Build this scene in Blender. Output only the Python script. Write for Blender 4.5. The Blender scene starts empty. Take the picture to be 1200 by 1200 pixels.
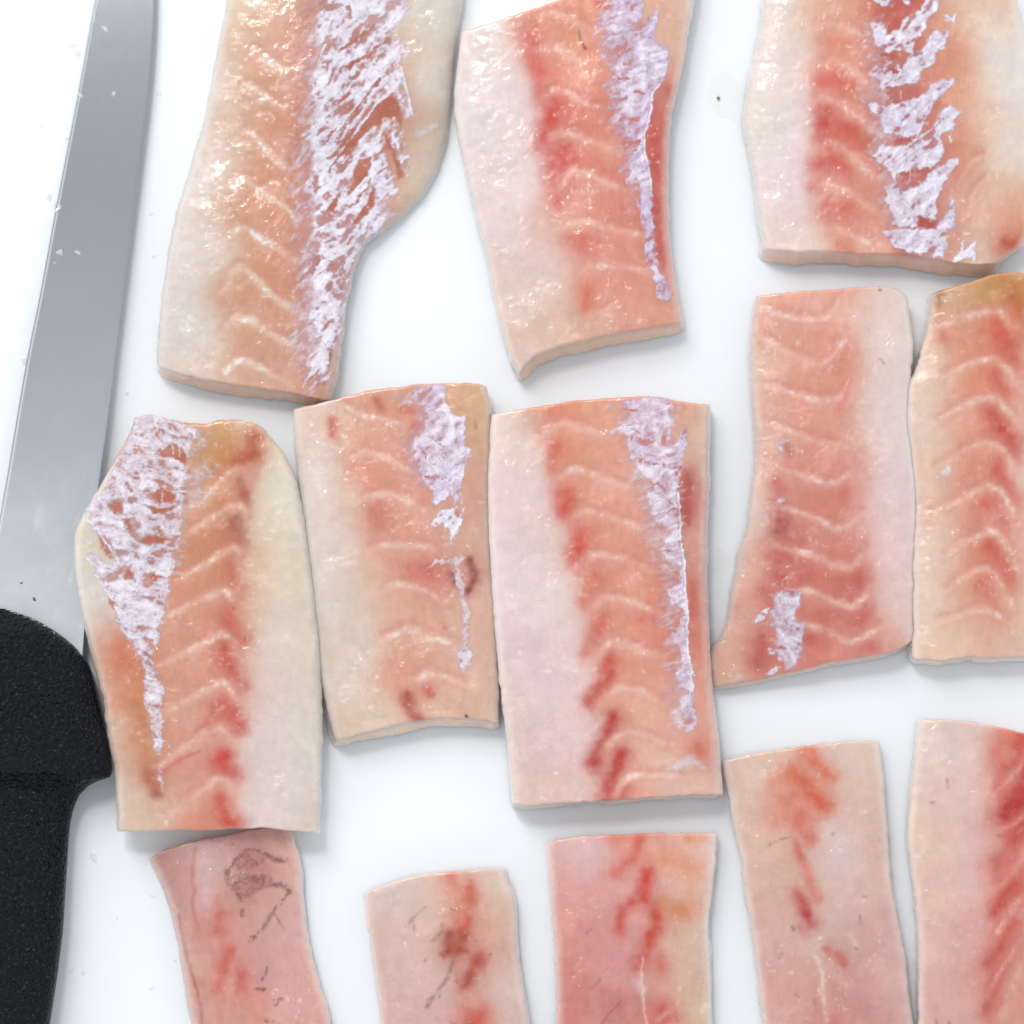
import bpy, math
import numpy as np

# ------------------------------------------------------------------ camera, world, lamps, exposure
SC = bpy.context.scene
COL = SC.collection
PX = 0.0003                                   # one photograph pixel on the board, in metres (36 cm field)
CAM = np.array([0.0, -0.075, 1.10])
TGT = np.array([0.0, 0.0, 0.0])
FW = (TGT - CAM) / np.linalg.norm(TGT - CAM)
RT = np.array([1.0, 0.0, 0.0])
UP = np.cross(RT, FW)
DIST = np.linalg.norm(TGT - CAM)

cam = bpy.data.cameras.new('camera')
cam.sensor_width = 36.0
cam.lens = 36.0 * DIST / (1200 * PX)
cam.clip_start = 0.02
cam.clip_end = 50
cam.dof.use_dof = True
cam.dof.focus_distance = DIST - 0.014
cam.dof.aperture_fstop = 2.8
camo = bpy.data.objects.new('camera', cam)
COL.objects.link(camo)
camo.location = CAM
from mathutils import Matrix
camo.matrix_world = Matrix(((RT[0], UP[0], -FW[0], CAM[0]), (RT[1], UP[1], -FW[1], CAM[1]),
                            (RT[2], UP[2], -FW[2], CAM[2]), (0, 0, 0, 1)))
SC.camera = camo

world = bpy.data.worlds.new('World')
SC.world = world
world.use_nodes = True
bg = world.node_tree.nodes['Background']
bg.inputs['Color'].default_value = (0.88, 0.94, 1.0, 1)
# unseen room as a gradient: dim overhead, bright horizon shaped to fill shaded sides
wn = world.node_tree
tc = wn.nodes.new('ShaderNodeTexCoord')
sx = wn.nodes.new('ShaderNodeSeparateXYZ')
mr = wn.nodes.new('ShaderNodeMapRange')
mr.interpolation_type = 'SMOOTHSTEP'
mr.inputs[1].default_value = 0.30
mr.inputs[2].default_value = 0.97
mr.inputs[3].default_value = 1.45
mr.inputs[4].default_value = 0.50
wn.links.new(tc.outputs['Generated'], sx.inputs[0])
wn.links.new(sx.outputs['Z'], mr.inputs[0])
wn.links.new(mr.outputs[0], bg.inputs['Strength'])


def area(name, loc, aim, size, power, color):
    l = bpy.data.lights.new(name, 'AREA')
    l.shape = 'SQUARE'
    l.size = size
    l.energy = power
    l.color = color
    o = bpy.data.objects.new(name, l)
    COL.objects.link(o)
    o.location = loc
    from mathutils import Vector
    o.rotation_euler = (Vector(aim) - Vector(loc)).to_track_quat('-Z', 'Y').to_euler()
    return o


area('window_light', (-1.02, 1.72, 2.10), (0.0, 0.0, 0.0), 1.15, 28.0, (1.0, 0.99, 0.985))
area('lamp', (-0.44, 1.20, 2.25), (0.0, 0.0, 0.0), 0.40, 16.0, (1.0, 0.975, 0.945))

SC.view_settings.view_transform = 'Standard'
SC.view_settings.look = 'None'
SC.view_settings.exposure = 0.06
SC.view_settings.gamma = 1.0
SC.render.engine = 'CYCLES'
SC.cycles.use_denoising = True
SC.cycles.transparent_max_bounces = 16
SC.cycles.max_bounces = 10


# ------------------------------------------------------------------ helpers
def P(px, py, z):
    """photograph pixel + height above the board -> world point"""
    px = np.asarray(px, float)
    py = np.asarray(py, float)
    z = np.asarray(z, float) + 0 * px
    a = (px - 600) * PX / DIST
    b = -(py - 600) * PX / DIST
    d = FW[None] + a.reshape(-1, 1) * RT[None] + b.reshape(-1, 1) * UP[None]
    t = (z.reshape(-1) - CAM[2]) / d[:, 2]
    return CAM[None] + d * t[:, None]


def lin(c):
    c = np.asarray(c, float) / 255.0
    return np.where(c <= 0.04045, c / 12.92, ((c + 0.055) / 1.055) ** 2.4)


_lat = {}


def vnoise(x, y, scale, seed=0):
    """smooth lattice noise in -1..1, features about `scale` pixels across"""
    if seed not in _lat:
        _lat[seed] = np.random.RandomState(seed + 11).uniform(-1, 1, (256, 256))
    L = _lat[seed]
    fx = x / scale + 1000.37
    fy = y / scale + 1000.71
    ix = np.floor(fx).astype(int)
    iy = np.floor(fy).astype(int)
    tx = fx - ix
    ty = fy - iy
    tx = tx * tx * (3 - 2 * tx)
    ty = ty * ty * (3 - 2 * ty)
    ix &= 255
    iy &= 255
    jx = (ix + 1) & 255
    jy = (iy + 1) & 255
    return (L[ix, iy] * (1 - tx) + L[jx, iy] * tx) * (1 - ty) + (L[ix, jy] * (1 - tx) + L[jx, jy] * tx) * ty


def fbm(x, y, scale, seed=0, octv=4):
    s = 0
    a = 1.0
    for k in range(octv):
        s = s + a * vnoise(x, y, scale / 2 ** k, seed + k)
        a *= 0.5
    return s / 1.6


def polydist(x, y, pts):
    """distance to a polyline"""
    pts = np.asarray(pts, float)
    if len(pts) == 1:
        return np.hypot(x - pts[0, 0], y - pts[0, 1])
    d = np.full(x.shape, 1e9)
    for (ax, ay), (bx, by) in zip(pts[:-1], pts[1:]):
        ex, ey = bx - ax, by - ay
        t = np.clip(((x - ax) * ex + (y - ay) * ey) / max(ex * ex + ey * ey, 1e-9), 0, 1)
        d = np.minimum(d, np.hypot(x - ax - t * ex, y - ay - t * ey))
    return d


def polysdf(x, y, pts):
    """signed distance to a polygon, positive inside"""
    pts = np.asarray(pts, float)
    d = polydist(x, y, np.vstack([pts, pts[:1]]))
    ins = np.zeros(x.shape, bool)
    n = len(pts)
    for i in range(n):
        ax, ay = pts[i]
        bx, by = pts[(i + 1) % n]
        if ay == by:
            continue
        c = ((ay > y) != (by > y)) & (x < (bx - ax) * (y - ay) / (by - ay) + ax)
        ins ^= c
    return np.where(ins, d, -d)


def sstep(a, b, x):
    t = np.clip((x - a) / (b - a), 0, 1)
    return t * t * (3 - 2 * t)


def S(o, pts):
    """crop coordinates -> photograph pixels; o = (x0, y0, scale)"""
    return [(o[0] + x / o[2], o[1] + y / o[2]) for x, y in pts]


def chaikin(pts, n=2):
    p = np.asarray(pts, float)
    for _ in range(n):
        q = p[:-1] * 0.75 + p[1:] * 0.25
        r = p[:-1] * 0.25 + p[1:] * 0.75
        m = np.empty((2 * len(q), 2))
        m[0::2] = q
        m[1::2] = r
        p = np.vstack([p[:1], m, p[-1:]])
    return p


def resample(pts, n):
    p = np.asarray(pts, float)
    s = np.r_[0, np.cumsum(np.hypot(*np.diff(p, axis=0).T))]
    t = np.linspace(0, s[-1], n)
    return np.c_[np.interp(t, s, p[:, 0]), np.interp(t, s, p[:, 1])], s[-1]


def mesh_np(name, verts, quads, tris=None, smooth=True):
    me = bpy.data.meshes.new(name)
    nq = len(quads)
    nt = 0 if tris is None else len(tris)
    me.vertices.add(len(verts))
    me.vertices.foreach_set('co', np.ascontiguousarray(verts, np.float32).ravel())
    loops = np.asarray(quads, np.int32).ravel()
    starts = np.arange(nq, dtype=np.int32) * 4
    if nt:
        loops = np.r_[loops, np.asarray(tris, np.int32).ravel()]
        starts = np.r_[starts, nq * 4 + np.arange(nt, dtype=np.int32) * 3]
    me.loops.add(len(loops))
    me.loops.foreach_set('vertex_index', loops.astype(np.int32))
    me.polygons.add(nq + nt)
    me.polygons.foreach_set('loop_start', starts.astype(np.int32))
    me.polygons.foreach_set('use_smooth', np.full(nq + nt, smooth))
    me.update(calc_edges=True)
    me.validate()
    return me


def setcol(me, name, rgb, alpha=None):
    at = me.color_attributes.new(name, 'FLOAT_COLOR', 'POINT')
    n = len(rgb)
    a = np.ones((n, 4), np.float32)
    a[:, :3] = rgb
    if alpha is not None:
        a[:, 3] = alpha
    at.data.foreach_set('color', a.ravel())


def add(name, me, mat, parent=None):
    o = bpy.data.objects.new(name, me)
    COL.objects.link(o)
    if mat:
        me.materials.append(mat)
    if parent:
        o.parent = parent
    return o


def empty(name, loc, label, cat, group=None):
    o = bpy.data.objects.new(name, None)
    COL.objects.link(o)
    o.location = loc
    o.empty_display_size = 0.01
    o['label'] = label
    o['category'] = cat
    if group:
        o['group'] = group
    return o


# ------------------------------------------------------------------ materials
def newmat(name):
    m = bpy.data.materials.new(name)
    m.use_nodes = True
    nt = m.node_tree
    return m, nt, nt.nodes, nt.links, nt.nodes['Principled BSDF']


def node(nt, typ, **kw):
    n = nt.nodes.new(typ)
    for k, v in kw.items():
        if k in n.inputs:
            n.inputs[k].default_value = v
        else:
            setattr(n, k, v)
    return n


def math_(nt, op, a, b=None, clamp=False):
    n = nt.nodes.new('ShaderNodeMath')
    n.operation = op
    n.use_clamp = clamp
    for i, v in enumerate((a, b)):
        if v is None:
            continue
        if isinstance(v, (int, float)):
            n.inputs[i].default_value = v
        else:
            nt.links.new(v, n.inputs[i])
    return n.outputs[0]


def mixcol(nt, fac, a, b, blend='MIX'):
    n = nt.nodes.new('ShaderNodeMix')
    n.data_type = 'RGBA'
    n.blend_type = blend
    for key, v in ((0, fac), (6, a), (7, b)):
        if isinstance(v, (int, float)):
            n.inputs[key].default_value = v
        elif isinstance(v, tuple):
            n.inputs[key].default_value = v
        else:
            nt.links.new(v, n.inputs[key])
    return n.outputs[2]


def rampf(nt, src, a, b):
    n = nt.nodes.new('ShaderNodeMapRange')
    n.interpolation_type = 'SMOOTHSTEP'
    n.inputs[1].default_value = a
    n.inputs[2].default_value = b
    nt.links.new(src, n.inputs[0])
    return n.outputs[0]


def make_flesh():
    m, nt, N, L, bs = newmat('wet_fish_flesh')
    at = node(nt, 'ShaderNodeAttribute', attribute_name='Col')
    geo = node(nt, 'ShaderNodeNewGeometry')
    pos = geo.outputs['Position']
    grain = node(nt, 'ShaderNodeTexNoise', Scale=520.0, Detail=4.0, Roughness=0.6)
    L.new(pos, grain.inputs['Vector'])
    g = rampf(nt, grain.outputs['Fac'], 0.3, 0.72)
    c1 = mixcol(nt, 0.03, at.outputs['Color'], g, 'OVERLAY')
    cap = node(nt, 'ShaderNodeTexNoise', Scale=150.0, Detail=5.0, Roughness=0.65, Distortion=0.6)
    L.new(pos, cap.inputs['Vector'])
    cf = rampf(nt, cap.outputs['Fac'], 0.55, 0.78)
    c2 = mixcol(nt, math_(nt, 'MULTIPLY', cf, 0.14), c1, (0.80, 0.50, 0.40, 1), 'MULTIPLY')
    L.new(c2, bs.inputs['Base Color'])
    L.new(at.outputs['Alpha'], bs.inputs['Alpha'])
    bs.inputs['Roughness'].default_value = 0.36
    bs.inputs['IOR'].default_value = 1.38
    bs.inputs['Subsurface Weight'].default_value = 0.72
    bs.inputs['Subsurface Radius'].default_value = (1.0, 0.62, 0.48)
    bs.inputs['Subsurface Scale'].default_value = 0.0038
    # wet film: fine wrinkles that catch the window in small glints
    w1 = node(nt, 'ShaderNodeTexNoise', Scale=480.0, Detail=3.0, Roughness=0.6)
    w2 = node(nt, 'ShaderNodeTexNoise', Scale=1500.0, Detail=2.0, Roughness=0.5)
    w3 = node(nt, 'ShaderNodeTexNoise', Scale=70.0, Detail=3.0, Roughness=0.6)
    w4 = node(nt, 'ShaderNodeTexNoise', Scale=230.0, Detail=2.0, Roughness=0.5)
    for w in (w1, w2, w3, w4):
        L.new(pos, w.inputs['Vector'])
    patch = rampf(nt, w3.outputs['Fac'], 0.47, 0.70)
    h = math_(nt, 'ADD', math_(nt, 'ADD', w1.outputs['Fac'], math_(nt, 'MULTIPLY', w4.outputs['Fac'], 1.0)), math_(nt, 'MULTIPLY', w2.outputs['Fac'], 0.18))
    b1 = node(nt, 'ShaderNodeBump', Strength=0.10, Distance=0.0006)
    L.new(w1.outputs['Fac'], b1.inputs['Height'])
    L.new(b1.outputs['Normal'], bs.inputs['Normal'])
    b2 = node(nt, 'ShaderNodeBump', Distance=0.0017)
    L.new(math_(nt, 'ADD', math_(nt, 'MULTIPLY', patch, 0.95), 0.07), b2.inputs['Strength'])
    L.new(h, b2.inputs['Height'])
    bs.inputs['Coat Weight'].default_value = 1.0
    bs.inputs['Coat Roughness'].default_value = 0.05
    bs.inputs['Coat IOR'].default_value = 1.5
    L.new(b2.outputs['Normal'], bs.inputs['Coat Normal'])
    return m


def make_membrane(name, crack_col, crack_amt, rough=0.34):
    m, nt, N, L, bs = newmat(name)
    at = node(nt, 'ShaderNodeAttribute', attribute_name='Col')
    geo = node(nt, 'ShaderNodeNewGeometry')
    warp = node(nt, 'ShaderNodeTexNoise', Scale=260.0, Detail=3.0)
    L.new(geo.outputs['Position'], warp.inputs['Vector'])
    vm = nt.nodes.new('ShaderNodeVectorMath')
    vm.operation = 'MULTIPLY_ADD'
    L.new(warp.outputs['Color'], vm.inputs[0])
    vm.inputs[1].default_value = (0.0035, 0.0035, 0.0)
    L.new(geo.outputs['Position'], vm.inputs[2])
    mp = node(nt, 'ShaderNodeMapping')
    mp.inputs['Scale'].default_value = (1.0, 1.35, 1.0)
    L.new(vm.outputs[0], mp.inputs['Vector'])
    r1 = node(nt, 'ShaderNodeTexNoise', Scale=330.0, Detail=2.5, Roughness=0.6, Distortion=0.9)
    r2 = node(nt, 'ShaderNodeTexNoise', Scale=900.0, Detail=2.0, Roughness=0.6, Distortion=0.7)
    for r_ in (r1, r2):
        L.new(mp.outputs[0], r_.inputs['Vector'])
    l1 = rampf(nt, math_(nt, 'ABSOLUTE', math_(nt, 'SUBTRACT', r1.outputs['Fac'], 0.5)), 0.045, 0.0)
    l2 = rampf(nt, math_(nt, 'ABSOLUTE', math_(nt, 'SUBTRACT', r2.outputs['Fac'], 0.5)), 0.05, 0.0)
    line = math_(nt, 'ADD', math_(nt, 'MULTIPLY', l1, 0.75), math_(nt, 'MULTIPLY', l2, 0.35), True)
    no = node(nt, 'ShaderNodeTexNoise', Scale=300.0, Detail=4.0, Roughness=0.7)
    L.new(geo.outputs['Position'], no.inputs['Vector'])
    pm = rampf(nt, no.outputs['Fac'], 0.40, 0.66)
    f = math_(nt, 'MULTIPLY', math_(nt, 'MULTIPLY', line, pm), crack_amt)
    c = mixcol(nt, f, at.outputs['Color'], crack_col)
    L.new(c, bs.inputs['Base Color'])
    L.new(at.outputs['Alpha'], bs.inputs['Alpha'])
    bs.inputs['Roughness'].default_value = rough
    bs.inputs['Specular IOR Level'].default_value = 0.6
    h = math_(nt, 'ADD', math_(nt, 'MULTIPLY', line, -0.35), math_(nt, 'ADD', no.outputs['Fac'], math_(nt, 'MULTIPLY', r2.outputs['Fac'], 0.5)))
    bp = node(nt, 'ShaderNodeBump', Strength=0.45, Distance=0.0010)
    L.new(h, bp.inputs['Height'])
    L.new(bp.outputs['Normal'], bs.inputs['Normal'])
    return m


def make_board():
    m, nt, N, L, bs = newmat('white_cutting_board_plastic')
    geo = node(nt, 'ShaderNodeNewGeometry')
    mp = node(nt, 'ShaderNodeMapping')
    mp.inputs['Rotation'].default_value = (0, 0, 0.5)
    mp.inputs['Scale'].default_value = (1.0, 14.0, 1.0)
    L.new(geo.outputs['Position'], mp.inputs['Vector'])
    s1 = node(nt, 'ShaderNodeTexNoise', Scale=60.0, Detail=6.0, Roughness=0.7)
    L.new(mp.outputs[0], s1.inputs['Vector'])
    mp2 = node(nt, 'ShaderNodeMapping')
    mp2.inputs['Rotation'].default_value = (0, 0, -0.8)
    mp2.inputs['Scale'].default_value = (1.0, 18.0, 1.0)
    L.new(geo.outputs['Position'], mp2.inputs['Vector'])
    s2 = node(nt, 'ShaderNodeTexNoise', Scale=45.0, Detail=6.0, Roughness=0.7)
    L.new(mp2.outputs[0], s2.inputs['Vector'])
    big = node(nt, 'ShaderNodeTexNoise', Scale=9.0, Detail=3.0)
    L.new(geo.outputs['Position'], big.inputs['Vector'])
    scr = math_(nt, 'MAXIMUM', rampf(nt, s1.outputs['Fac'], 0.64, 0.74), rampf(nt, s2.outputs['Fac'], 0.66, 0.76))
    c = mixcol(nt, math_(nt, 'MULTIPLY', scr, 0.25), (0.80, 0.815, 0.835, 1), (0.84, 0.84, 0.84, 1))
    c = mixcol(nt, math_(nt, 'MULTIPLY', rampf(nt, big.outputs['Fac'], 0.4, 0.7), 0.35), c, (0.775, 0.795, 0.825, 1))
    L.new(c, bs.inputs['Base Color'])
    bs.inputs['Roughness'].default_value = 0.42
    fine = node(nt, 'ShaderNodeTexNoise', Scale=900.0, Detail=2.0)
    L.new(geo.outputs['Position'], fine.inputs['Vector'])
    h = math_(nt, 'ADD', math_(nt, 'MULTIPLY', fine.outputs['Fac'], 0.5), math_(nt, 'MULTIPLY', scr, -0.5))
    bp = node(nt, 'ShaderNodeBump', Strength=0.12, Distance=0.0005)
    L.new(h, bp.inputs['Height'])
    L.new(bp.outputs['Normal'], bs.inputs['Normal'])
    return m


def make_steel():
    m, nt, N, L, bs = newmat('satin_blade_steel')
    geo = node(nt, 'ShaderNodeNewGeometry')
    mp = node(nt, 'ShaderNodeMapping')
    mp.inputs['Rotation'].default_value = (0, 0, -0.17)
    mp.inputs['Scale'].default_value = (9.0, 0.7, 1.0)
    L.new(geo.outputs['Position'], mp.inputs['Vector'])
    br = node(nt, 'ShaderNodeTexNoise', Scale=240.0, Detail=5.0, Roughness=0.7)
    L.new(mp.outputs[0], br.inputs['Vector'])
    at = node(nt, 'ShaderNodeAttribute', attribute_name='SmearSheen')
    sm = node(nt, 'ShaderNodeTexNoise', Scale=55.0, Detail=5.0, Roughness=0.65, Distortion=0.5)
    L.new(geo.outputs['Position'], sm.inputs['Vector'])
    smear_sheen = math_(nt, 'MULTIPLY', at.outputs['Fac'], math_(nt, 'ADD', math_(nt, 'MULTIPLY', sm.outputs['Fac'], 0.8), 0.6), True)  # wet smears plus a painted reflection fade, mixed in as whitish diffuse
    bs.inputs['Base Color'].default_value = (0.66, 0.68, 0.71, 1)
    bs.inputs['Metallic'].default_value = 1.0
    rr = math_(nt, 'ADD', math_(nt, 'MULTIPLY', br.outputs['Fac'], 0.05), 0.07)
    L.new(rr, bs.inputs['Roughness'])
    bp = node(nt, 'ShaderNodeBump', Strength=0.05, Distance=0.0002)
    L.new(br.outputs['Fac'], bp.inputs['Height'])
    L.new(bp.outputs['Normal'], bs.inputs['Normal'])
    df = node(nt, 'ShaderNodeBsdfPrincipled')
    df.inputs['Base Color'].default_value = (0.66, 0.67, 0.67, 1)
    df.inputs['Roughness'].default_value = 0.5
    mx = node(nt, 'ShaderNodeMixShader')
    L.new(smear_sheen, mx.inputs[0])
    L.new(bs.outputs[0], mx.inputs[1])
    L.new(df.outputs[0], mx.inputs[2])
    L.new(mx.outputs[0], N['Material Output'].inputs['Surface'])
    return m


def make_handle():
    m, nt, N, L, bs = newmat('grained_black_plastic')
    geo = node(nt, 'ShaderNodeNewGeometry')
    vo = node(nt, 'ShaderNodeTexVoronoi', Scale=800.0)
    L.new(geo.outputs['Position'], vo.inputs['Vector'])
    no = node(nt, 'ShaderNodeTexNoise', Scale=720.0, Detail=1.5)
    L.new(geo.outputs['Position'], no.inputs['Vector'])
    h = math_(nt, 'ADD', math_(nt, 'MULTIPLY', vo.outputs['Distance'], -0.6), no.outputs['Fac'])
    bp = node(nt, 'ShaderNodeBump', Strength=1.0, Distance=0.0014)
    L.new(h, bp.inputs['Height'])
    L.new(bp.outputs['Normal'], bs.inputs['Normal'])
    bs.inputs['Base Color'].default_value = (0.002, 0.003, 0.005, 1)
    bs.inputs['Roughness'].default_value = 0.20
    bs.inputs['Specular IOR Level'].default_value = 0.14
    return m


def make_water():
    m, nt, N, L, bs = newmat('clear_water')
    bs.inputs['Base Color'].default_value = (1, 1, 1, 1)
    bs.inputs['Roughness'].default_value = 0.02
    bs.inputs['IOR'].default_value = 1.33
    bs.inputs['Transmission Weight'].default_value = 1.0
    return m


def make_plain(name, rgb, rough, **kw):
    m, nt, N, L, bs = newmat(name)
    geo = node(nt, 'ShaderNodeNewGeometry')
    no = node(nt, 'ShaderNodeTexNoise', Scale=400.0, Detail=4.0)
    L.new(geo.outputs['Position'], no.inputs['Vector'])
    d = tuple(v * 0.75 for v in rgb)
    c = mixcol(nt, no.outputs['Fac'], rgb + (1,), d + (1,))
    L.new(c, bs.inputs['Base Color'])
    bs.inputs['Roughness'].default_value = rough
    for k, v in kw.items():
        bs.inputs[k.replace('_', ' ')].default_value = v
    return m


M_FLESH = make_flesh()
M_MEMB = make_membrane('silvery_membrane', (0.40, 0.22, 0.27, 1), 0.8, 0.24)
M_SKIN = make_membrane('dark_skin_remnant', (0.05, 0.025, 0.02, 1), 0.5, 0.5)
M_BOARD = make_board()
M_STEEL = make_steel()
M_HANDLE = make_handle()
M_WATER = make_water()
M_SCRAP = make_plain('fish_scrap_jelly', (0.94, 0.89, 0.80), 0.4, Alpha=0.09)
M_WATER_GLINT = make_plain('white_glint_water', (0.95, 0.95, 0.95), 0.15, Alpha=0.4, Coat_Weight=1.0)  # white colour imitates bright highlights on tiny water drops
M_SPECK = make_plain('brown_speck', (0.12, 0.06, 0.03), 0.6)

# ------------------------------------------------------------------ the cutting board
def board():
    import bmesh
    bm = bmesh.new()
    bmesh.ops.create_cube(bm, size=1.0)
    bmesh.ops.scale(bm, vec=(0.62, 0.56, 0.016), verts=bm.verts)
    bmesh.ops.translate(bm, vec=(0.0, 0.0, -0.008), verts=bm.verts)
    bmesh.ops.bevel(bm, geom=[e for e in bm.edges if abs((e.verts[0].co - e.verts[1].co).z) > 0.01], offset=0.02, segments=8, affect='EDGES')
    bmesh.ops.bevel(bm, geom=[e for e in bm.edges if abs((e.verts[0].co - e.verts[1].co).z) < 1e-5 and e.calc_face_angle(0) > 1.2], offset=0.003, segments=4, affect='EDGES')
    me = bpy.data.meshes.new('cutting_board')
    bm.to_mesh(me)
    bm.free()
    o = add('cutting_board', me, M_BOARD)
    o['label'] = 'white plastic cutting board under all the fish pieces and the knife'
    o['category'] = 'cutting board'
    o['kind'] = 'structure'


board()

# ------------------------------------------------------------------ fish pieces
PITCH = 1.3


def fillet(d, seed):
    o = d.get('o', (0, 0, 1))
    sides = [chaikin(S(o, d[k]), 2) for k in ('top', 'right', 'bottom', 'left')]   # top/bottom left->right, right/left top->bottom
    TL = (sides[0][0] + sides[3][0]) / 2
    TR = (sides[0][-1] + sides[1][0]) / 2
    BR = (sides[2][-1] + sides[1][-1]) / 2
    BL = (sides[2][0] + sides[3][-1]) / 2
    for s, a, b in ((sides[0], TL, TR), (sides[1], TR, BR), (sides[2], BL, BR), (sides[3], TL, BL)):
        s[0], s[-1] = a, b
    W = max(resample(sides[0], 9)[1], resample(sides[2], 9)[1])
    H = max(resample(sides[1], 9)[1], resample(sides[3], 9)[1])
    nu, nv = int(W / PITCH) + 1, int(H / PITCH) + 1
    T_ = resample(sides[0], nu)[0]
    B_ = resample(sides[2], nu)[0]
    R_ = resample(sides[1], nv)[0]
    L_ = resample(sides[3], nv)[0]
    # a soft cut edge is never a clean line
    wob = d.get('wob', 0.9)
    for s, ph in ((T_, 0), (B_, 50), (R_, 100), (L_, 150)):
        n = len(s)
        fade = np.clip(np.minimum(np.arange(n), n - 1 - np.arange(n)) / 12.0, 0, 1)
        t = np.gradient(s, axis=0)
        nn = np.c_[-t[:, 1], t[:, 0]] / np.maximum(np.hypot(t[:, 0], t[:, 1])[:, None], 1e-6)
        q = np.arange(n) * PITCH
        a = fade * wob * (vnoise(q, q * 0 + ph, 26, seed) + 0.7 * vnoise(q, q * 0 + ph, 9, seed + 1) + 0.3 * vnoise(q, q * 0 + ph, 4, seed + 2))
        s += nn * a[:, None]
    u = np.linspace(0, 1, nu)[None, :, None]
    v = np.linspace(0, 1, nv)[:, None, None]
    G = (1 - v) * T_[None] + v * B_[None] + (1 - u) * L_[:, None] + u * R_[:, None]
    G -= (1 - u) * (1 - v) * TL + u * (1 - v) * TR + (1 - u) * v * BL + u * v * BR
    X, Y = G[..., 0], G[..., 1]
    rw = np.hypot(np.diff(X, axis=1), np.diff(Y, axis=1)).sum(1)[:, None]
    ch = np.hypot(np.diff(X, axis=0), np.diff(Y, axis=0)).sum(0)[None, :]
    uu, vv = u[..., 0], v[..., 0]
    dT, dB, dL, dR = vv * ch, (1 - vv) * ch, uu * rw, (1 - uu) * rw

    # ---- height field (in pixels of thickness)
    Tm = d.get('T', 44.0)
    Z = np.full(X.shape, Tm)
    if 'thick' in d:
        num = np.full(X.shape, Tm * 0.05)
        den = np.full(X.shape, 0.05)
        for (tx, ty, tt) in d['thick']:
            (tx, ty), = S(o, [(tx, ty)])
            w = np.exp(-((X - tx) ** 2 + (Y - ty) ** 2) / (2 * 42.0 ** 2))
            num += w * tt
            den += w
        Z = num / den
    Z = Z + 2.4 * fbm(X, Y, 80, seed + 20) + 0.35 * fbm(X, Y, 16, seed + 30) + 0.12 * vnoise(X, Y, 5, seed + 33)
    rT, rR, rB, rL = d.get('r', (3, 9, 3, 9))
    drop = 0
    for dd, r in ((dT, rT), (dR, rR), (dB, rB), (dL, rL)):
        k = np.clip(1 - dd / r, 0, 1)
        drop = drop + 0.6 * r * (1 - np.sqrt(np.clip(1 - k * k, 0, 1)))
    for dd in (dL, dR):                                # the flanks sag towards the board
        drop = drop + 0.16 * Z * np.clip(1 - dd / 34.0, 0, 1) ** 2
    drop = np.minimum(drop, Z * 0.8)
    # thin flanks let the board show through, cut ends stay dense
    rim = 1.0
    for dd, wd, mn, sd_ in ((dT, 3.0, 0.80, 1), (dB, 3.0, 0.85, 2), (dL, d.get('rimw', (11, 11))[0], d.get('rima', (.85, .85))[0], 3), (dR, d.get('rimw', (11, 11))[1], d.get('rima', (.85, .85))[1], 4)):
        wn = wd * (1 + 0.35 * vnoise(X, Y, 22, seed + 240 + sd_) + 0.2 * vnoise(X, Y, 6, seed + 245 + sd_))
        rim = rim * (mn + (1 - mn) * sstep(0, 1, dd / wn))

    # ---- colour: soft tissue colours, then bands, stains and seams
    wx = X + 3.0 * fbm(X, Y, 24, seed + 40) + 1.0 * vnoise(X, Y, 5, seed + 44)
    wy = Y + 3.0 * fbm(X, Y, 24, seed + 50) + 1.0 * vnoise(X, Y, 5, seed + 54)
    num = np.zeros(X.shape + (3,))
    den = np.full(X.shape, 0.0)
    cols = [(S(o, [(x, y)])[0], lin(c)) for (x, y, c) in d['cols']]
    pts = np.array([c[0] for c in cols])
    for (p, c), k in zip(cols, range(len(cols))):
        dd = np.sort(np.hypot(*(pts - pts[k]).T))
        sg = np.clip(0.42 * dd[min(3, len(dd) - 1)], 8, 24)
        d2 = (wx - p[0]) ** 2 + (wy - p[1]) ** 2
        w = np.exp(-d2 / (2 * sg * sg)) + 2e-3 / (1 + d2 / 400.0) ** 2
        num += w[..., None] * c
        den += w
    C = num / den[..., None]
    C *= (1 + 0.045 * fbm(X, Y, 40, seed + 60) + 0.03 * fbm(X, Y, 9, seed + 64))[..., None]

    ax = (BL + BR - TL - TR)
    ax = ax / np.hypot(*ax)
    al, ac = X * ax[0] + Y * ax[1], -X * ax[1] + Y * ax[0]
    grain = 0.6 * vnoise(ac + 1.5 * fbm(X, Y, 14, seed + 61), al * 0.22, 2.6, seed + 62) + 0.4 * vnoise(ac, al * 0.3, 5.5, seed + 63)

    def stroke(pts, w, c, op, rag=0.35, of=o, ends=0):
        nonlocal C
        pts = np.asarray(S(of, pts))
        lo, hi = pts.min(0) - 3.2 * w - 4, pts.max(0) + 3.2 * w + 4
        msk = (X > lo[0]) & (X < hi[0]) & (Y > lo[1]) & (Y < hi[1])
        if not msk.any():
            return None
        dd = polydist(wx[msk], wy[msk], chaikin(pts, 2) if len(pts) > 2 else pts)
        a = op * np.exp(-(dd / (0.62 * w)) ** 2 * 0.5) * (1 + rag * fbm(X[msk], Y[msk], 10, seed + 70))
        if ends:
            a = a * (0.5 + 0.5 * sstep(0, ends, np.minimum(np.hypot(X[msk] - pts[0, 0], Y[msk] - pts[0, 1]), np.hypot(X[msk] - pts[-1, 0], Y[msk] - pts[-1, 1]))))
            a = a * (1 + 0.45 * fbm(X[msk], Y[msk], 34, seed + 75))
        a = np.clip(a, 0, 1)
        C[msk] = C[msk] * (1 - a[:, None]) + lin(c) * a[:, None]
        return msk, a

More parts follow.
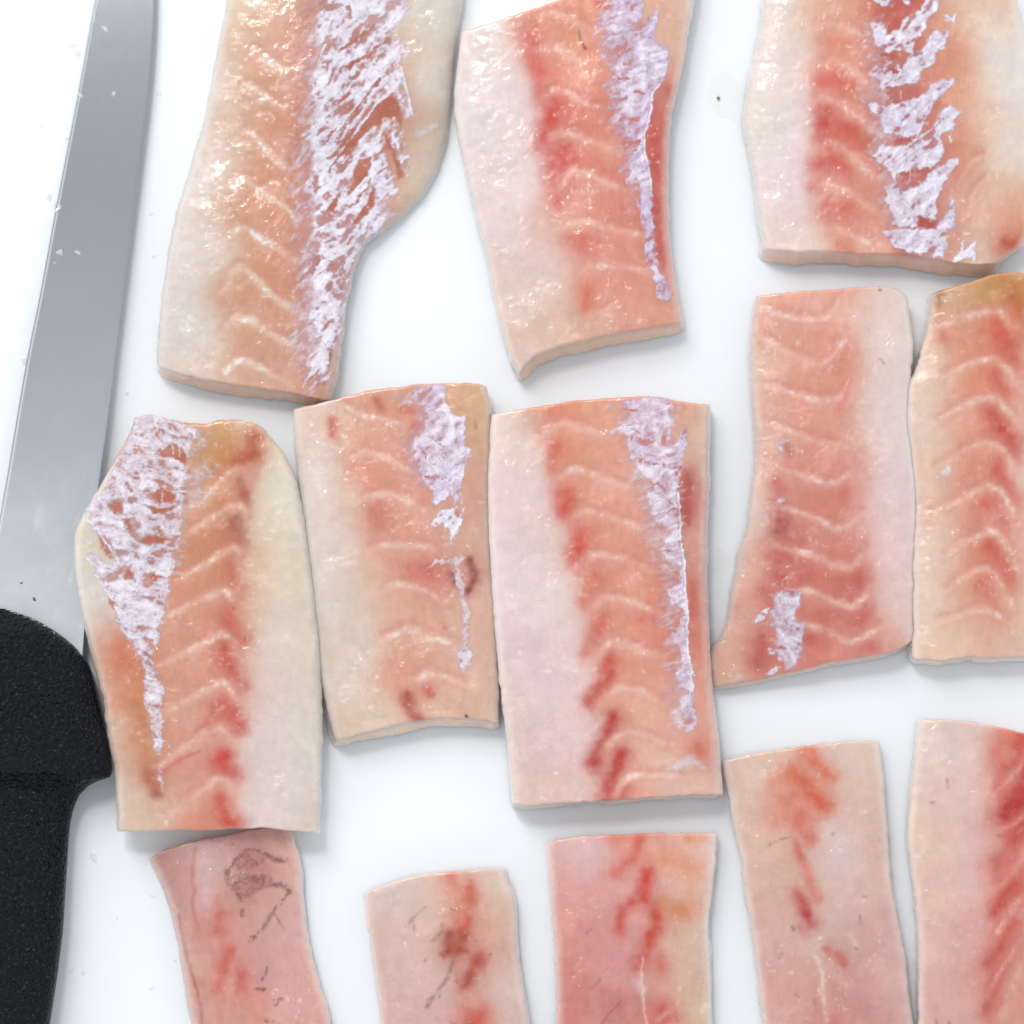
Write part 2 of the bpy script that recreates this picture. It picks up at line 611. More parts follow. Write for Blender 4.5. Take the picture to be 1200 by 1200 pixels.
    for (pts, w, c, op) in d.get('reds', []):
        if w >= 3.5:                                   # blood in the flesh: a soft halo with a denser heart
            stroke(pts, w * 2.2, c, op * 0.5, 0.5)
            stroke(pts, w * 1.35, c, op * 0.95, 0.5)
        else:
            stroke(pts, w, c, op, 0.6)
    # each muscle block is deepest in colour where it meets the next seam
    for s in d.get('septa', []):
        if isinstance(s, tuple) and len(s) > 2:
            continue
        pts = s[0] if isinstance(s, tuple) else s
        k = o[2]
        r = stroke([(x, y - 6.5 * k) for x, y in pts], 6.0, d.get('mc', (204, 112, 88)), 0.30, 0.7)
        if r is not None:
            Z[r[0]] -= 1.2 * r[1]                      # the block dips before it meets the seam
        stroke([(x, y + 5.0 * k) for x, y in pts], 4.0, d.get('mc', (204, 112, 88)), 0.18, 0.7)
    # pale seams between the muscle blocks
    for s in d.get('septa', []):
        pts = s[0] if isinstance(s, tuple) else s
        w = s[1] if isinstance(s, tuple) else d.get('sw', 4.2)
        c = s[2] if isinstance(s, tuple) and len(s) > 2 else d.get('sc', (232, 192, 170))
        stroke(pts, w * 2.5, c, d.get('sop', 0.62) * 0.42, 0.6, ends=16)
        r = stroke(pts, w * 1.2, c, d.get('sop', 0.62) * 0.72, 0.8, ends=16)
        if r is not None:
            Z[r[0]] += 0.2 * r[1]
            g_ = sstep(0.15, 0.6, r[1]) * sstep(0.25, 0.7, vnoise(X[r[0]], Y[r[0]], 4.5, seed + 76) + 0.5 * fbm(X[r[0]], Y[r[0]], 40, seed + 77)) * d.get('seam_glint', 0.2)
            C[r[0]] = C[r[0]] * (1 - g_[:, None]) + 0.92 * g_[:, None]  # broken wet highlights along the seams, painted into the colour
    for s in d.get('darks', []):
        stroke(s[0], s[1], s[2], s[3], 0.8)

    # ---- membrane layers: opacity and colour
    A = np.zeros(X.shape)
    MC = np.zeros(X.shape + (3,))
    if 'memb' in d or 'holes' in d:
        mo = d.get('mo', o)
        jx = X + 3.0 * fbm(X, Y, 13, seed + 80) + 1.9 * vnoise(X, Y, 4.0, seed + 84) + 1.1 * vnoise(X, Y, 2.2, seed + 85)
        jy = Y + 3.0 * fbm(X, Y, 13, seed + 90) + 1.9 * vnoise(X, Y, 4.0, seed + 94) + 1.1 * vnoise(X, Y, 2.2, seed + 95)
        for lay in d['memb']:
            poly, soft, op, c = lay[:4]
            poly = S(lay[4] if len(lay) > 4 else mo, poly)
            sd = polysdf(jx, jy, poly)
            fa = math.radians(d.get('fa', 35))
            if soft > 5:
                xr, yr = X * math.cos(fa) + Y * math.sin(fa), -X * math.sin(fa) + Y * math.cos(fa)
                sd = sd + soft * 1.1 * vnoise(xr * 0.2 + 2 * fbm(X, Y, 10, seed), yr + 2 * fbm(X, Y, 9, seed + 3), 3.0, seed + 98)
            sd = sd + soft * 0.55 * fbm(X, Y * 0.6, 7, seed + 97)
            a = op * sstep(-soft * 0.5, soft, sd)
            k = a / np.maximum(np.maximum(A, a), 1e-6)
            k = np.where(a > A, 1 - A / np.maximum(a, 1e-6) * 0.5, 0)
            MC = np.where(A[..., None] == 0, lin(c), MC * (1 - k[..., None]) + lin(c) * k[..., None])
            A = np.maximum(A, a)
        for (poly, soft) in d.get('holes', []):
            sd = polysdf(jx, jy, S(mo, poly))
            A = A * (1 - sstep(-soft, soft, sd))
        for (pts, w) in d.get('slits', []):
            dd = polydist(jx, jy, S(mo, pts))
            A = A * sstep(0.5 * w, 1.1 * w, dd + 0.8 * vnoise(X, Y, 6, seed + 99))
        under = lin(d.get('under', (198, 112, 84)))
        a = 0.7 * sstep(0.62, 0.9, np.maximum(A, 0)) * (0.85 + 0.3 * fbm(X, Y, 12, seed + 101))
        for (poly, soft) in d.get('holes', []):
            sd = polysdf(jx, jy, S(mo, poly))
            a = np.maximum(a, 0.85 * sstep(-4, 3, sd))
        for (pts, w) in d.get('slits', []):
            a = np.maximum(a, 0.8 * sstep(2.2 * w, 0.4 * w, polydist(jx, jy, S(mo, pts))))
        a = np.clip(a, 0, 1)
        C = C * (1 - a[..., None]) + under * a[..., None]
        for (pts, w, c, op) in d.get('ridge', []):
            dd = polydist(jx * 0.5 + X * 0.5, jy * 0.5 + Y * 0.5, S(mo, pts))
            a = op * sstep(w, 0.3 * w, dd)
            MC = np.where(A[..., None] == 0, lin(c), MC * (1 - a[..., None]) + lin(c) * a[..., None])
            A = np.maximum(A, a)
    mu = sstep(0.36, 0.74, 1 - C[..., 2] / np.maximum(C[..., 0], 1e-3))[..., None]
    C = C * ((1 - mu) * np.array([1.0, 1.045, 1.09]) + mu * np.array([0.965, 0.89, 0.95]))
    bl = (sstep(0.0, 0.55, fbm(X, Y, 26, seed + 68)) * 0.18)[..., None] * mu
    C = C * (1 - bl) + lin((232, 190, 174)) * bl
    C = C * (1 + 0.05 * fbm(X, Y, 11, seed + 69)[..., None] + grain[..., None] * (0.022 + 0.035 * mu))
    Z = Z + 0.12 * grain * mu[..., 0]
    # white flecks of fat, doubling as wet glints painted into the colour
    pn = sstep(-0.15, 0.5, fbm(X, Y, 55, seed + 200))
    fl = sstep(0.56, 0.88, vnoise(X, Y, 3.0, seed + 203) * 0.7 + 0.5 * vnoise(X, Y, 6.5, seed + 204)) * (0.04 + 0.26 * pn) * d.get('fleck_glint', 1.0)
    C = C * (1 - fl[..., None]) + lin((244, 228, 214)) * fl[..., None]
    ek = np.clip(1 - np.minimum(dL, dR) / 12.0, 0, 1) ** 1.3 * 0.5      # flank margin whitened to imitate light through thin flesh
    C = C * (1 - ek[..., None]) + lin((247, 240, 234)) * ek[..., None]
    C = np.clip(C * d.get('gain', 1.0) * 0.86, 0.002, 0.93)
    if A.any():
        fa = math.radians(d.get('fa', 35))
        xr, yr = X * math.cos(fa) + Y * math.sin(fa), -X * math.sin(fa) + Y * math.cos(fa)
        xr, yr = xr + 3 * fbm(X, Y, 14, seed + 210), yr + 9 * fbm(X, Y, 42, seed + 215) + 2.5 * fbm(X, Y, 9, seed + 216)
        fib = 0.6 * vnoise(xr * 0.22, yr, 3.2, seed + 220) + 0.5 * vnoise(xr * 0.35, yr, 6.5, seed + 221) + 0.3 * vnoise(X, Y, 2.6, seed + 222)
        rdg = 0.9 - 3.2 * np.abs(fbm(X, Y, 15, seed + 223)) + 0.35 * vnoise(X, Y, 2.2, seed + 224)
        fib = 0.62 * fib + 0.30 * np.clip(rdg, -1, 1)
        ob_ = d.get('open', -0.45)
        A = A * np.clip(0.82 + 0.4 * fib, 0.2, 0.96) * (0.28 + 0.72 * sstep(ob_ - 0.16, ob_ + 0.16, fib))
        wv = sstep(-0.1, 0.65, fib + 0.5 * fbm(X, Y, 22, seed + 225))[..., None]
        dk = sstep(0.1, 0.75, -fib)[..., None]
        MC = MC * (1 - 0.5 * wv) + lin((248, 245, 252)) * 0.5 * wv
        MC = MC * (1 - 0.5 * dk) + lin((186, 142, 166)) * 0.5 * dk
        MC = MC * 0.95

    # ---- flesh mesh: top sheet, side skirt, underside
    ztop = (Z - drop) * PX
    V = P(X.ravel(), Y.ravel(), ztop.ravel())
    idx = np.arange(nu * nv).reshape(nv, nu)
    quads = np.c_[idx[1:, :-1].ravel(), idx[1:, 1:].ravel(), idx[:-1, 1:].ravel(), idx[:-1, :-1].ravel()]
    loop = np.r_[idx[0, :-1], idx[:-1, -1], idx[-1, :0:-1], idx[:0:-1, 0]]
    sl = np.array(d.get('slant', (4, 6, 10, 6)), float)
    sl[2] += 1 if sl[2] > 0 else 0
    sv = np.r_[np.full(nu - 1, sl[0]), np.full(nv - 1, sl[1]), np.full(nu - 1, sl[2]), np.full(nv - 1, sl[3])].astype(float)
    if 'slfun' in d:
        sv = d['slfun'](X.ravel()[loop], Y.ravel()[loop], sv)
    base = V[loop].copy()
    nl = len(loop)

    def csmooth(a, n):
        k = np.hanning(2 * n + 1)
        k /= k.sum()
        e = np.concatenate([a[-n:], a, a[:n]])
        if a.ndim == 1:
            return np.convolve(e, k, 'valid')
        return np.stack([np.convolve(e[:, i], k, 'valid') for i in range(a.shape[1])], 1)
    sv = csmooth(sv, 10) * (1 + 0.25 * vnoise(np.arange(nl) * 1.0, np.zeros(nl), 30, seed + 110))
    tg = np.roll(base, -1, 0) - np.roll(base, 1, 0)
    nrm = csmooth(np.c_[-tg[:, 1], tg[:, 0]], 10)
    nrm /= np.maximum(np.hypot(nrm[:, 0], nrm[:, 1])[:, None], 1e-9)
    ctr = base[:, :2].mean(0)
    if ((base[:, :2] - ctr) * nrm).sum() < 0:
        nrm = -nrm
    K = 9
    rings = [loop]
    verts = [V]
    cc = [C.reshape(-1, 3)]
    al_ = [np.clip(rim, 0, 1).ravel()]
    ea = csmooth(np.clip(rim, 0, 1).ravel()[loop], 4)
    off = nu * nv
    scol = 0.45 * np.clip(lin(d.get('sidecol', (228, 200, 182))) * 1.2, 0, .9) + 0.55 * lin((246, 218, 196))
    ec = csmooth(C.reshape(-1, 3)[loop], 6)
    pale = lin((248, 238, 228))
    isend = np.r_[np.zeros(nu - 1), np.zeros(nv - 1), np.ones(nu - 1), np.zeros(nv - 1)]
    isend = csmooth(isend, 10)[:, None]
    sidec = scol * isend + pale * (1 - isend)          # cut end shows muscle, both lightened to paint out shade on the walls
    for k in range(1, K + 1):
        t = k / K
        f = math.sin(t * math.pi / 2) if True else t
        out = sv * t ** 1.4 * PX
        r = base.copy()
        jig = 0.8 * PX * vnoise(np.arange(nl) * PITCH, np.full(nl, t * 40), 14, seed + 120)
        r[:, :2] += nrm * (out + jig)[:, None]
        r[:, 2] = base[:, 2] * (1 - t) + 0.0003 * t
        verts.append(r)
        m_ = 0.85 * min(1, t * 1.8)
        cc.append(ec * (1 - m_) + sidec * m_)
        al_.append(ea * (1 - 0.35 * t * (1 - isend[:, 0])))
        cur = off + np.arange(nl)
        off += nl
        a, b = rings[-1], cur
        quads = np.vstack([quads, np.c_[a, np.roll(a, -1), np.roll(b, -1), b][:, ::-1] if False else np.c_[a, np.roll(a, -1), np.roll(b, -1), b]])
        rings.append(cur)
    cpt = verts[-1].mean(0)[None]
    verts.append(cpt)
    cc.append(ec.mean(0)[None])
    al_.append(np.zeros(1))
    al_[-2] = al_[-2] * 0
    tris = np.c_[rings[-1], np.roll(rings[-1], -1), np.full(nl, off)]
    verts = np.vstack(verts)
    org = np.array([V[:, 0].mean(), V[:, 1].mean(), 0.0])
    root = empty('fish_fillet', org, d['label'], 'fish fillet', 'cut pieces of white fish fillet on the board')
    me = mesh_np('flesh', verts - org, quads, tris)
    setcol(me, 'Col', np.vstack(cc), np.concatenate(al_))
    add('flesh', me, M_FLESH, root)

    # ---- membrane sheets: thin crinkled skin lying on the flesh
    def sheet(name, A, MC, mat, lift, label):
        fm = (np.maximum.reduce([A[:-1, :-1], A[1:, :-1], A[:-1, 1:], A[1:, 1:]]) > 0.02)
        lab = np.where(fm, np.arange(1, fm.size + 1).reshape(fm.shape), 0)
        while True:                                    # connected pieces (faces that share a corner)
            p = np.pad(lab, 1)
            n = np.maximum.reduce([p[a:a + lab.shape[0], b:b + lab.shape[1]] for a in range(3) for b in range(3)])
            n = np.where(fm, n, 0)
            n = np.where(n > 0, np.r_[0, lab.ravel()][n], 0)
            n = np.maximum(n, lab)
            if (n == lab).all():
                break
            lab = n
        ids, cnt = np.unique(lab[lab > 0], return_counts=True)
        groups = [(lab == i_, None) for i_, c_ in zip(ids, cnt) if c_ >= 45]
        small = np.isin(lab, ids[cnt < 45]) & fm
        if small.any():
            groups.append((small, 'stuff'))
        for fmk, kind in groups:
            q = np.c_[idx[1:, :-1][fmk], idx[1:, 1:][fmk], idx[:-1, 1:][fmk], idx[:-1, :-1][fmk]]
            used, inv = np.unique(q, return_inverse=True)
            q = inv.reshape(-1, 4)
            x, y = X.ravel()[used], Y.ravel()[used]
            rg = 1 - np.abs(fbm(x, y, 9, seed + 130))
            z = ztop.ravel()[used] + PX * (lift + 0.45 * rg * np.clip(A.ravel()[used], 0, 1))
            nm = name if kind is None else name + '_specks'
            m2 = mesh_np(nm, P(x, y, z) - org, q)
            var = 1 + 0.10 * fbm(x, y, 6, seed + 140)
            setcol(m2, 'Col', np.clip(MC.reshape(-1, 3)[used] * var[:, None], 0, 0.95), np.clip(A.ravel()[used], 0, 1))
            ob = add(nm, m2, mat, root)
            ob['label'] = label
            if kind:
                ob['kind'] = kind

    if 'memb' in d:
        sheet('membrane', A, MC, M_MEMB, 0.3, 'silvery lilac membrane left on the flesh')
    if 'skin' in d:
        As = np.zeros(X.shape)
        jx = X + 1.6 * fbm(X, Y, 8, seed + 150)
        jy = Y + 1.6 * fbm(X, Y, 8, seed + 160)
        for (pts, w, op) in d['skin']:
            dd = polydist(jx, jy, S(o, pts))
            As = np.maximum(As, 0.85 * op * sstep(2.1 * w, 0.2 * w, dd) * sstep(-0.55, 0.25, fbm(X, Y, 6, seed + 170) + 0.6 * vnoise(X, Y, 2.4, seed + 171)))
        for (poly, op) in d.get('skinpoly', []):
            sd = polysdf(jx, jy, S(o, poly))
            ns = fbm(X, Y, 7, seed + 180)
            As = np.maximum(As, op * sstep(-2, 3, sd) * (0.25 + 0.9 * sstep(0.02, 0.35, np.abs(ns))[...] * 0 + 0.75 * sstep(0.22, 0.0, np.abs(ns))))
        As = np.clip(As * d.get('skop', 0.48), 0, 0.9)
        sk = np.broadcast_to(lin(d.get('skincol', (112, 72, 66))), C.shape)
        sheet('skin_remnant', As, sk, M_SKIN, 0.35, 'dark brown scraps of skin left on the flesh')
    return root


LAV = (236, 226, 238)
LAVW = (240, 236, 246)
PNK = (226, 196, 200)
F = []

# 1 - top left, long piece with wide silvery membrane
o1 = (160, 0, 2.5)
F.append(dict(
    gain=0.93, open=-0.2, seam_glint=0.5, rimw=(15, 20), rima=(.65, .8), fleck_glint=1.7, fa=-48, label='long fillet piece beside the knife blade with wide fern-like silver membrane',
    top=[(272, -60), (400, -66), (548, -60)],
    right=[(548, -60), (542, 0), (535, 40), (529, 100), (526, 150), (517, 190), (500, 225), (475, 252), (450, 270), (427, 286), (418, 304), (412, 330), (405, 360), (400, 400), (395, 440), (387, 470)],
    bottom=[(184, 429), (230, 443), (267, 449), (333, 459), (387, 470)],
    left=[(272, -60), (266, 0), (258, 40), (250, 80), (242, 132), (224, 192), (208, 240), (192, 320), (184, 400), (184, 429)],
    thick=[(230, 350, 46), (300, 250, 48), (330, 100, 48), (380, 300, 46), (370, 430, 42), (500, 60, 26), (505, 160, 16), (480, 230, 16), (450, 130, 32), (430, 260, 28)],
    slant=(0, 0, 8, 0), r=(3, 12, 3, 14), sidecol=(214, 158, 116),
    cols=[(200, 400, (222, 205, 192)), (215, 300, (226, 208, 195)), (240, 200, (228, 210, 198)), (262, 100, (228, 208, 190)), (275, 10, (225, 200, 170)), (230, 380, (224, 206, 194)), (245, 280, (228, 206, 192)), (266, 170, (228, 200, 178)),
          (240, 435, (224, 198, 176)), (290, 445, (222, 178, 148)), (278, 350, (216, 166, 126)), (300, 390, (220, 168, 130)), (285, 250, (218, 162, 118)), (300, 170, (220, 162, 120)), (298, 100, (218, 160, 118)), (300, 30, (228, 185, 150)),
          (340, 300, (218, 160, 124)), (325, 220, (218, 156, 116)), (320, 330, (218, 160, 122)), (340, 420, (220, 168, 138)), (390, 300, (205, 150, 140)), (400, 250, (210, 150, 140)), (340, 60, (220, 168, 134)),
          (430, 100, (205, 120, 90)), (420, 200, (205, 122, 82)), (440, 220, (205, 118, 78)), (480, 60, (222, 190, 165)), (500, 30, (224, 206, 188)), (490, 150, (216, 186, 162)), (465, 150, (206, 140, 106)), (470, 220, (220, 194, 168)), (515, 100, (226, 210, 195)), (510, 180, (224, 206, 186)), (450, 262, (218, 180, 150)), (400, 420, (215, 160, 130)), (530, 20, (226, 212, 198))],
    septa=[[(300, 60), (335, 85)], [(284, 108), (292, 98), (327, 127)], [(280, 162), (288, 150), (320, 187), (340, 200)], [(270, 235), (278, 213), (293, 213), (320, 233), (350, 257)], [(268, 285), (278, 260), (317, 287), (345, 305)], [(264, 340), (270, 319), (283, 312), (317, 347), (353, 367)], [(260, 392), (267, 377), (283, 367), (333, 400), (350, 410)], [(258, 445), (266, 430), (284, 420), (328, 446)]],
    sc=(234, 204, 180), sop=0.8, sw=4.2,
    reds=[([(360, 10), (355, 60), (350, 120), (345, 190)], 12, (196, 130, 118), 0.35), ([(352, 240), (354, 340), (360, 440)], 10, (200, 140, 130), 0.35)],
    memb=[([(358, -10), (402, -10), (396, 100), (394, 200), (392, 300), (398, 400), (384, 452), (362, 458), (352, 440), (346, 400), (348, 350), (350, 320), (350, 280), (348, 250), (344, 220), (344, 180), (350, 150), (354, 110), (360, 60)], 14, 0.62, (222, 192, 204)),
          ([(374, -10), (476, -10), (478, 18), (456, 36), (474, 50), (478, 74), (466, 77), (474, 104), (484, 135), (472, 131), (462, 114), (453, 113), (434, 127), (420, 145), (402, 165), (394, 188), (406, 178), (430, 158), (446, 140), (459, 136), (465, 150), (478, 175), (481, 195), (476, 208), (465, 190), (455, 165), (447, 154), (446, 165), (452, 190), (468, 222), (470, 232), (454, 230), (450, 245), (455, 262), (440, 278), (425, 285), (420, 300), (412, 330), (403, 360), (400, 385), (398, 400), (392, 425), (380, 452), (368, 454), (360, 430), (372, 400), (358, 370), (374, 345), (360, 318), (372, 290), (356, 262), (374, 236), (352, 214), (372, 188), (354, 160), (372, 130), (360, 96), (376, 60), (366, 20)], 5.5, 0.93, LAV),
          ([(488, 150), (498, 150), (512, 140), (516, 146), (508, 156), (494, 162), (484, 166)], 3, 0.5, (226, 222, 220)),
          ([(436, 250), (455, 235), (470, 255), (450, 272), (436, 280)], 4, 0.6, (222, 212, 220))],
    holes=[([(408, 222), (418, 188), (435, 185), (437, 192), (430, 210), (406, 232)], 1.5), ([(424, 260), (436, 246), (439, 220), (435, 208), (430, 235), (412, 262)], 1.5), ([(379, 252), (393, 228), (398, 223), (396, 236), (392, 250), (386, 248)], 1.5), ([(454, 113), (464, 116), (472, 136), (470, 150), (462, 138), (450, 138), (440, 146), (428, 156), (410, 175), (396, 186), (402, 166), (420, 145)], 2)],
    slits=[([(386, 160), (400, 148), (420, 122), (446, 92)], 2.6), ([(404, 150), (430, 116)], 1.6), ([(398, 60), (440, 30)], 2.0), ([(400, 84), (430, 66), (455, 46)], 2.2), ([(384, 200), (398, 182)], 2.2), ([(410, 245), (432, 216)], 1.6), ([(414, 20), (408, 8)], 3.0), ([(402, 330), (406, 324)], 3.0), ([(384, 425), (388, 412)], 2.6), ([(452, 160), (462, 182), (470, 205)], 2.6), ([(440, 70), (452, 60)], 1.4), ([(392, 124), (412, 108)], 1.6)],
    ridge=[([(380, 250), (398, 221)], 1.6, LAVW, .95), ([(378, 205), (412, 160), (446, 116)], 2.0, LAVW, .95), ([(380, 172), (420, 120), (448, 84)], 2.2, LAVW, .95), ([(384, 132), (430, 80), (458, 45)], 2.0, LAVW, .95), ([(386, 100), (440, 40)], 2.0, LAVW, .9), ([(388, 70), (430, 16)], 1.8, LAVW, .9), ([(404, 236), (432, 206), (438, 188)], 1.5, LAVW, .95), ([(410, 264), (430, 236), (438, 208)], 1.4, LAVW, .95), ([(448, 140), (441, 185), (446, 230), (440, 278)], 2.4, (238, 236, 244), .9), ([(400, 250), (396, 232), (402, 248), (418, 222)], 1.1, LAVW, .9), ([(456, 150), (472, 190), (478, 206)], 2.2, (238, 236, 244), .9), ([(470, 80), (478, 110), (484, 134)], 2.0, LAVW, .9), ([(386, -10), (380, 60), (376, 130), (374, 200), (375, 260), (376, 310), (374, 380)], 13, LAVW, 0.75)],
    under=(190, 104, 74)))

# 2 - top middle
o2 = (400, 0, 3)
F.append(dict(
    fleck_glint=1.7, fa=-30, label='slanted piece at top middle, row of red spots left of its lilac membrane',
    top=[(541, 37), (575, 27), (613, 14), (650, 2), (700, -16), (760, -34), (820, -48)],
    right=[(820, -48), (815, 0), (806, 40), (800, 80), (793, 110), (786, 140), (783, 190), (783, 230), (785, 280), (790, 320), (796, 350), (800, 377)],
    bottom=[(608, 438), (618, 426), (629, 414), (660, 404), (700, 395), (740, 387), (800, 377)],
    left=[(541, 37), (535, 80), (531, 120), (534, 150), (545, 200), (555, 245), (567, 290), (577, 340), (585, 380), (597, 420), (608, 438)],
    slant=(0, 0, 8, 0), r=(3, 10, 3, 10), T=46, sidecol=(220, 176, 144),
    cols=[(560, 60, (228, 208, 196)), (560, 150, (228, 208, 198)), (590, 100, (228, 206, 198)), (575, 250, (228, 204, 194)), (600, 350, (224, 196, 180)), (610, 420, (222, 192, 172)), (640, 380, (222, 186, 166)), (600, 200, (230, 205, 196)), (630, 300, (226, 196, 186)), (615, 150, (228, 204, 194)), (605, 60, (228, 200, 184)), (640, 340, (224, 192, 176)),
          (660, 50, (228, 158, 124)), (640, 25, (226, 160, 128)), (680, 100, (228, 150, 118)), (700, 60, (228, 160, 126)), (700, 200, (220, 148, 122)), (690, 170, (222, 142, 114)), (700, 260, (222, 146, 120)), (670, 240, (222, 160, 138)), (720, 300, (222, 154, 128)), (700, 330, (222, 158, 130)), (740, 350, (220, 150, 122)), (760, 372, (222, 164, 138)), (690, 380, (220, 176, 150)), (650, 270, (224, 180, 162)),
          (780, 150, (208, 116, 96)), (775, 220, (204, 110, 90)), (785, 300, (208, 128, 98)), (790, 350, (214, 150, 120)), (797, 90, (218, 160, 136)), (800, 50, (222, 184, 160)), (790, 10, (222, 170, 130)), (812, 0, (226, 205, 190)), (750, 250, (214, 140, 116)), (745, 310, (220, 150, 124)), (730, 130, (212, 136, 116))],
    reds=[([(619, 38), (624, 60), (628, 72)], 11, (212, 86, 64), .75), ([(633, 85), (636, 110)], 8, (214, 96, 76), .6), ([(652, 120), (646, 145), (640, 163)], 11, (208, 76, 60), .9), ([(656, 186), (653, 200)], 11, (206, 62, 50), .95), ([(662, 212), (654, 236)], 7, (214, 100, 80), .5), ([(672, 285), (680, 284)], 11, (212, 104, 74), .55), ([(690, 340), (688, 358)], 8, (210, 112, 72), .6), ([(676, 36), (686, 57)], 1.6, (150, 50, 40), .9),
          ([(778, 105), (768, 145), (766, 200), (773, 260), (780, 310)], 9, (194, 82, 66), .6), ([(690, 118), (700, 112)], 9, (216, 120, 94), .5), ([(690, 190), (720, 196)], 9, (214, 120, 94), .35)],
    septa=[[(640, 15), (665, 20), (695, 38)], ([(630, 60), (647, 54), (668, 64), (690, 80)], 6), ([(640, 112), (650, 105), (667, 111), (700, 127)], 5), ([(642, 166), (650, 158), (663, 155), (700, 170), (727, 180)], 5), ([(655, 218), (663, 204), (674, 202), (695, 208), (733, 223)], 4), ([(663, 266), (687, 257), (720, 270), (755, 276)], 5), ([(690, 310), (720, 312), (757, 318)], 5), ([(698, 368), (712, 366)], 6)],
    sc=(234, 190, 168), sop=.6,
    mo=o2, memb=[([(900, -10), (1040, -10), (1060, 250), (1050, 420), (1040, 520), (1060, 640), (1040, 700), (1010, 650), (980, 600), (1000, 540), (965, 490), (955, 420), (925, 310), (935, 240), (900, 200), (910, 140), (890, 80)], 24/3, .75, (208, 174, 192)),
          ([(940, -10), (1060, -10), (1068, 40), (1064, 84), (1108, 28), (1125, 50), (1100, 118), (1112, 160), (1145, 168), (1156, 220), (1132, 280), (1095, 330), (1085, 400), (1070, 460), (1067, 530), (1085, 590), (1085, 660), (1095, 720), (1110, 830), (1105, 880), (1125, 960), (1160, 1020), (1165, 1055), (1145, 1065), (1110, 1050), (1100, 990), (1080, 930), (1060, 880), (1070, 820), (1060, 760), (1040, 720), (1048, 660), (1020, 640), (1005, 570), (1040, 520), (1000, 470), (990, 400), (970, 300), (960, 200), (930, 120), (960, 60)], 3, .92, (214, 196, 220))],
    ridge=[([(1130, 280), (1095, 330), (1084, 400), (1068, 470), (1066, 530), (1084, 600), (1088, 690)], 1.6, LAVW, .95), ([(1020, -10), (1036, 90), (1056, 200), (1070, 300)], 4, (228, 218, 234), .8)],
    holes=[([(885, 5), (925, -5), (945, 20), (920, 40), (895, 30)], 2)],
    slits=[([(1000, 225), (1020, 225)], 2.2), ([(990, 505), (1050, 500)], 3.2), ([(1060, 330), (1030, 318)], 1.6), ([(1000, 415), (1040, 425)], 1.8), ([(975, 270), (1010, 285)], 1.2)],
    under=(204, 110, 96)))

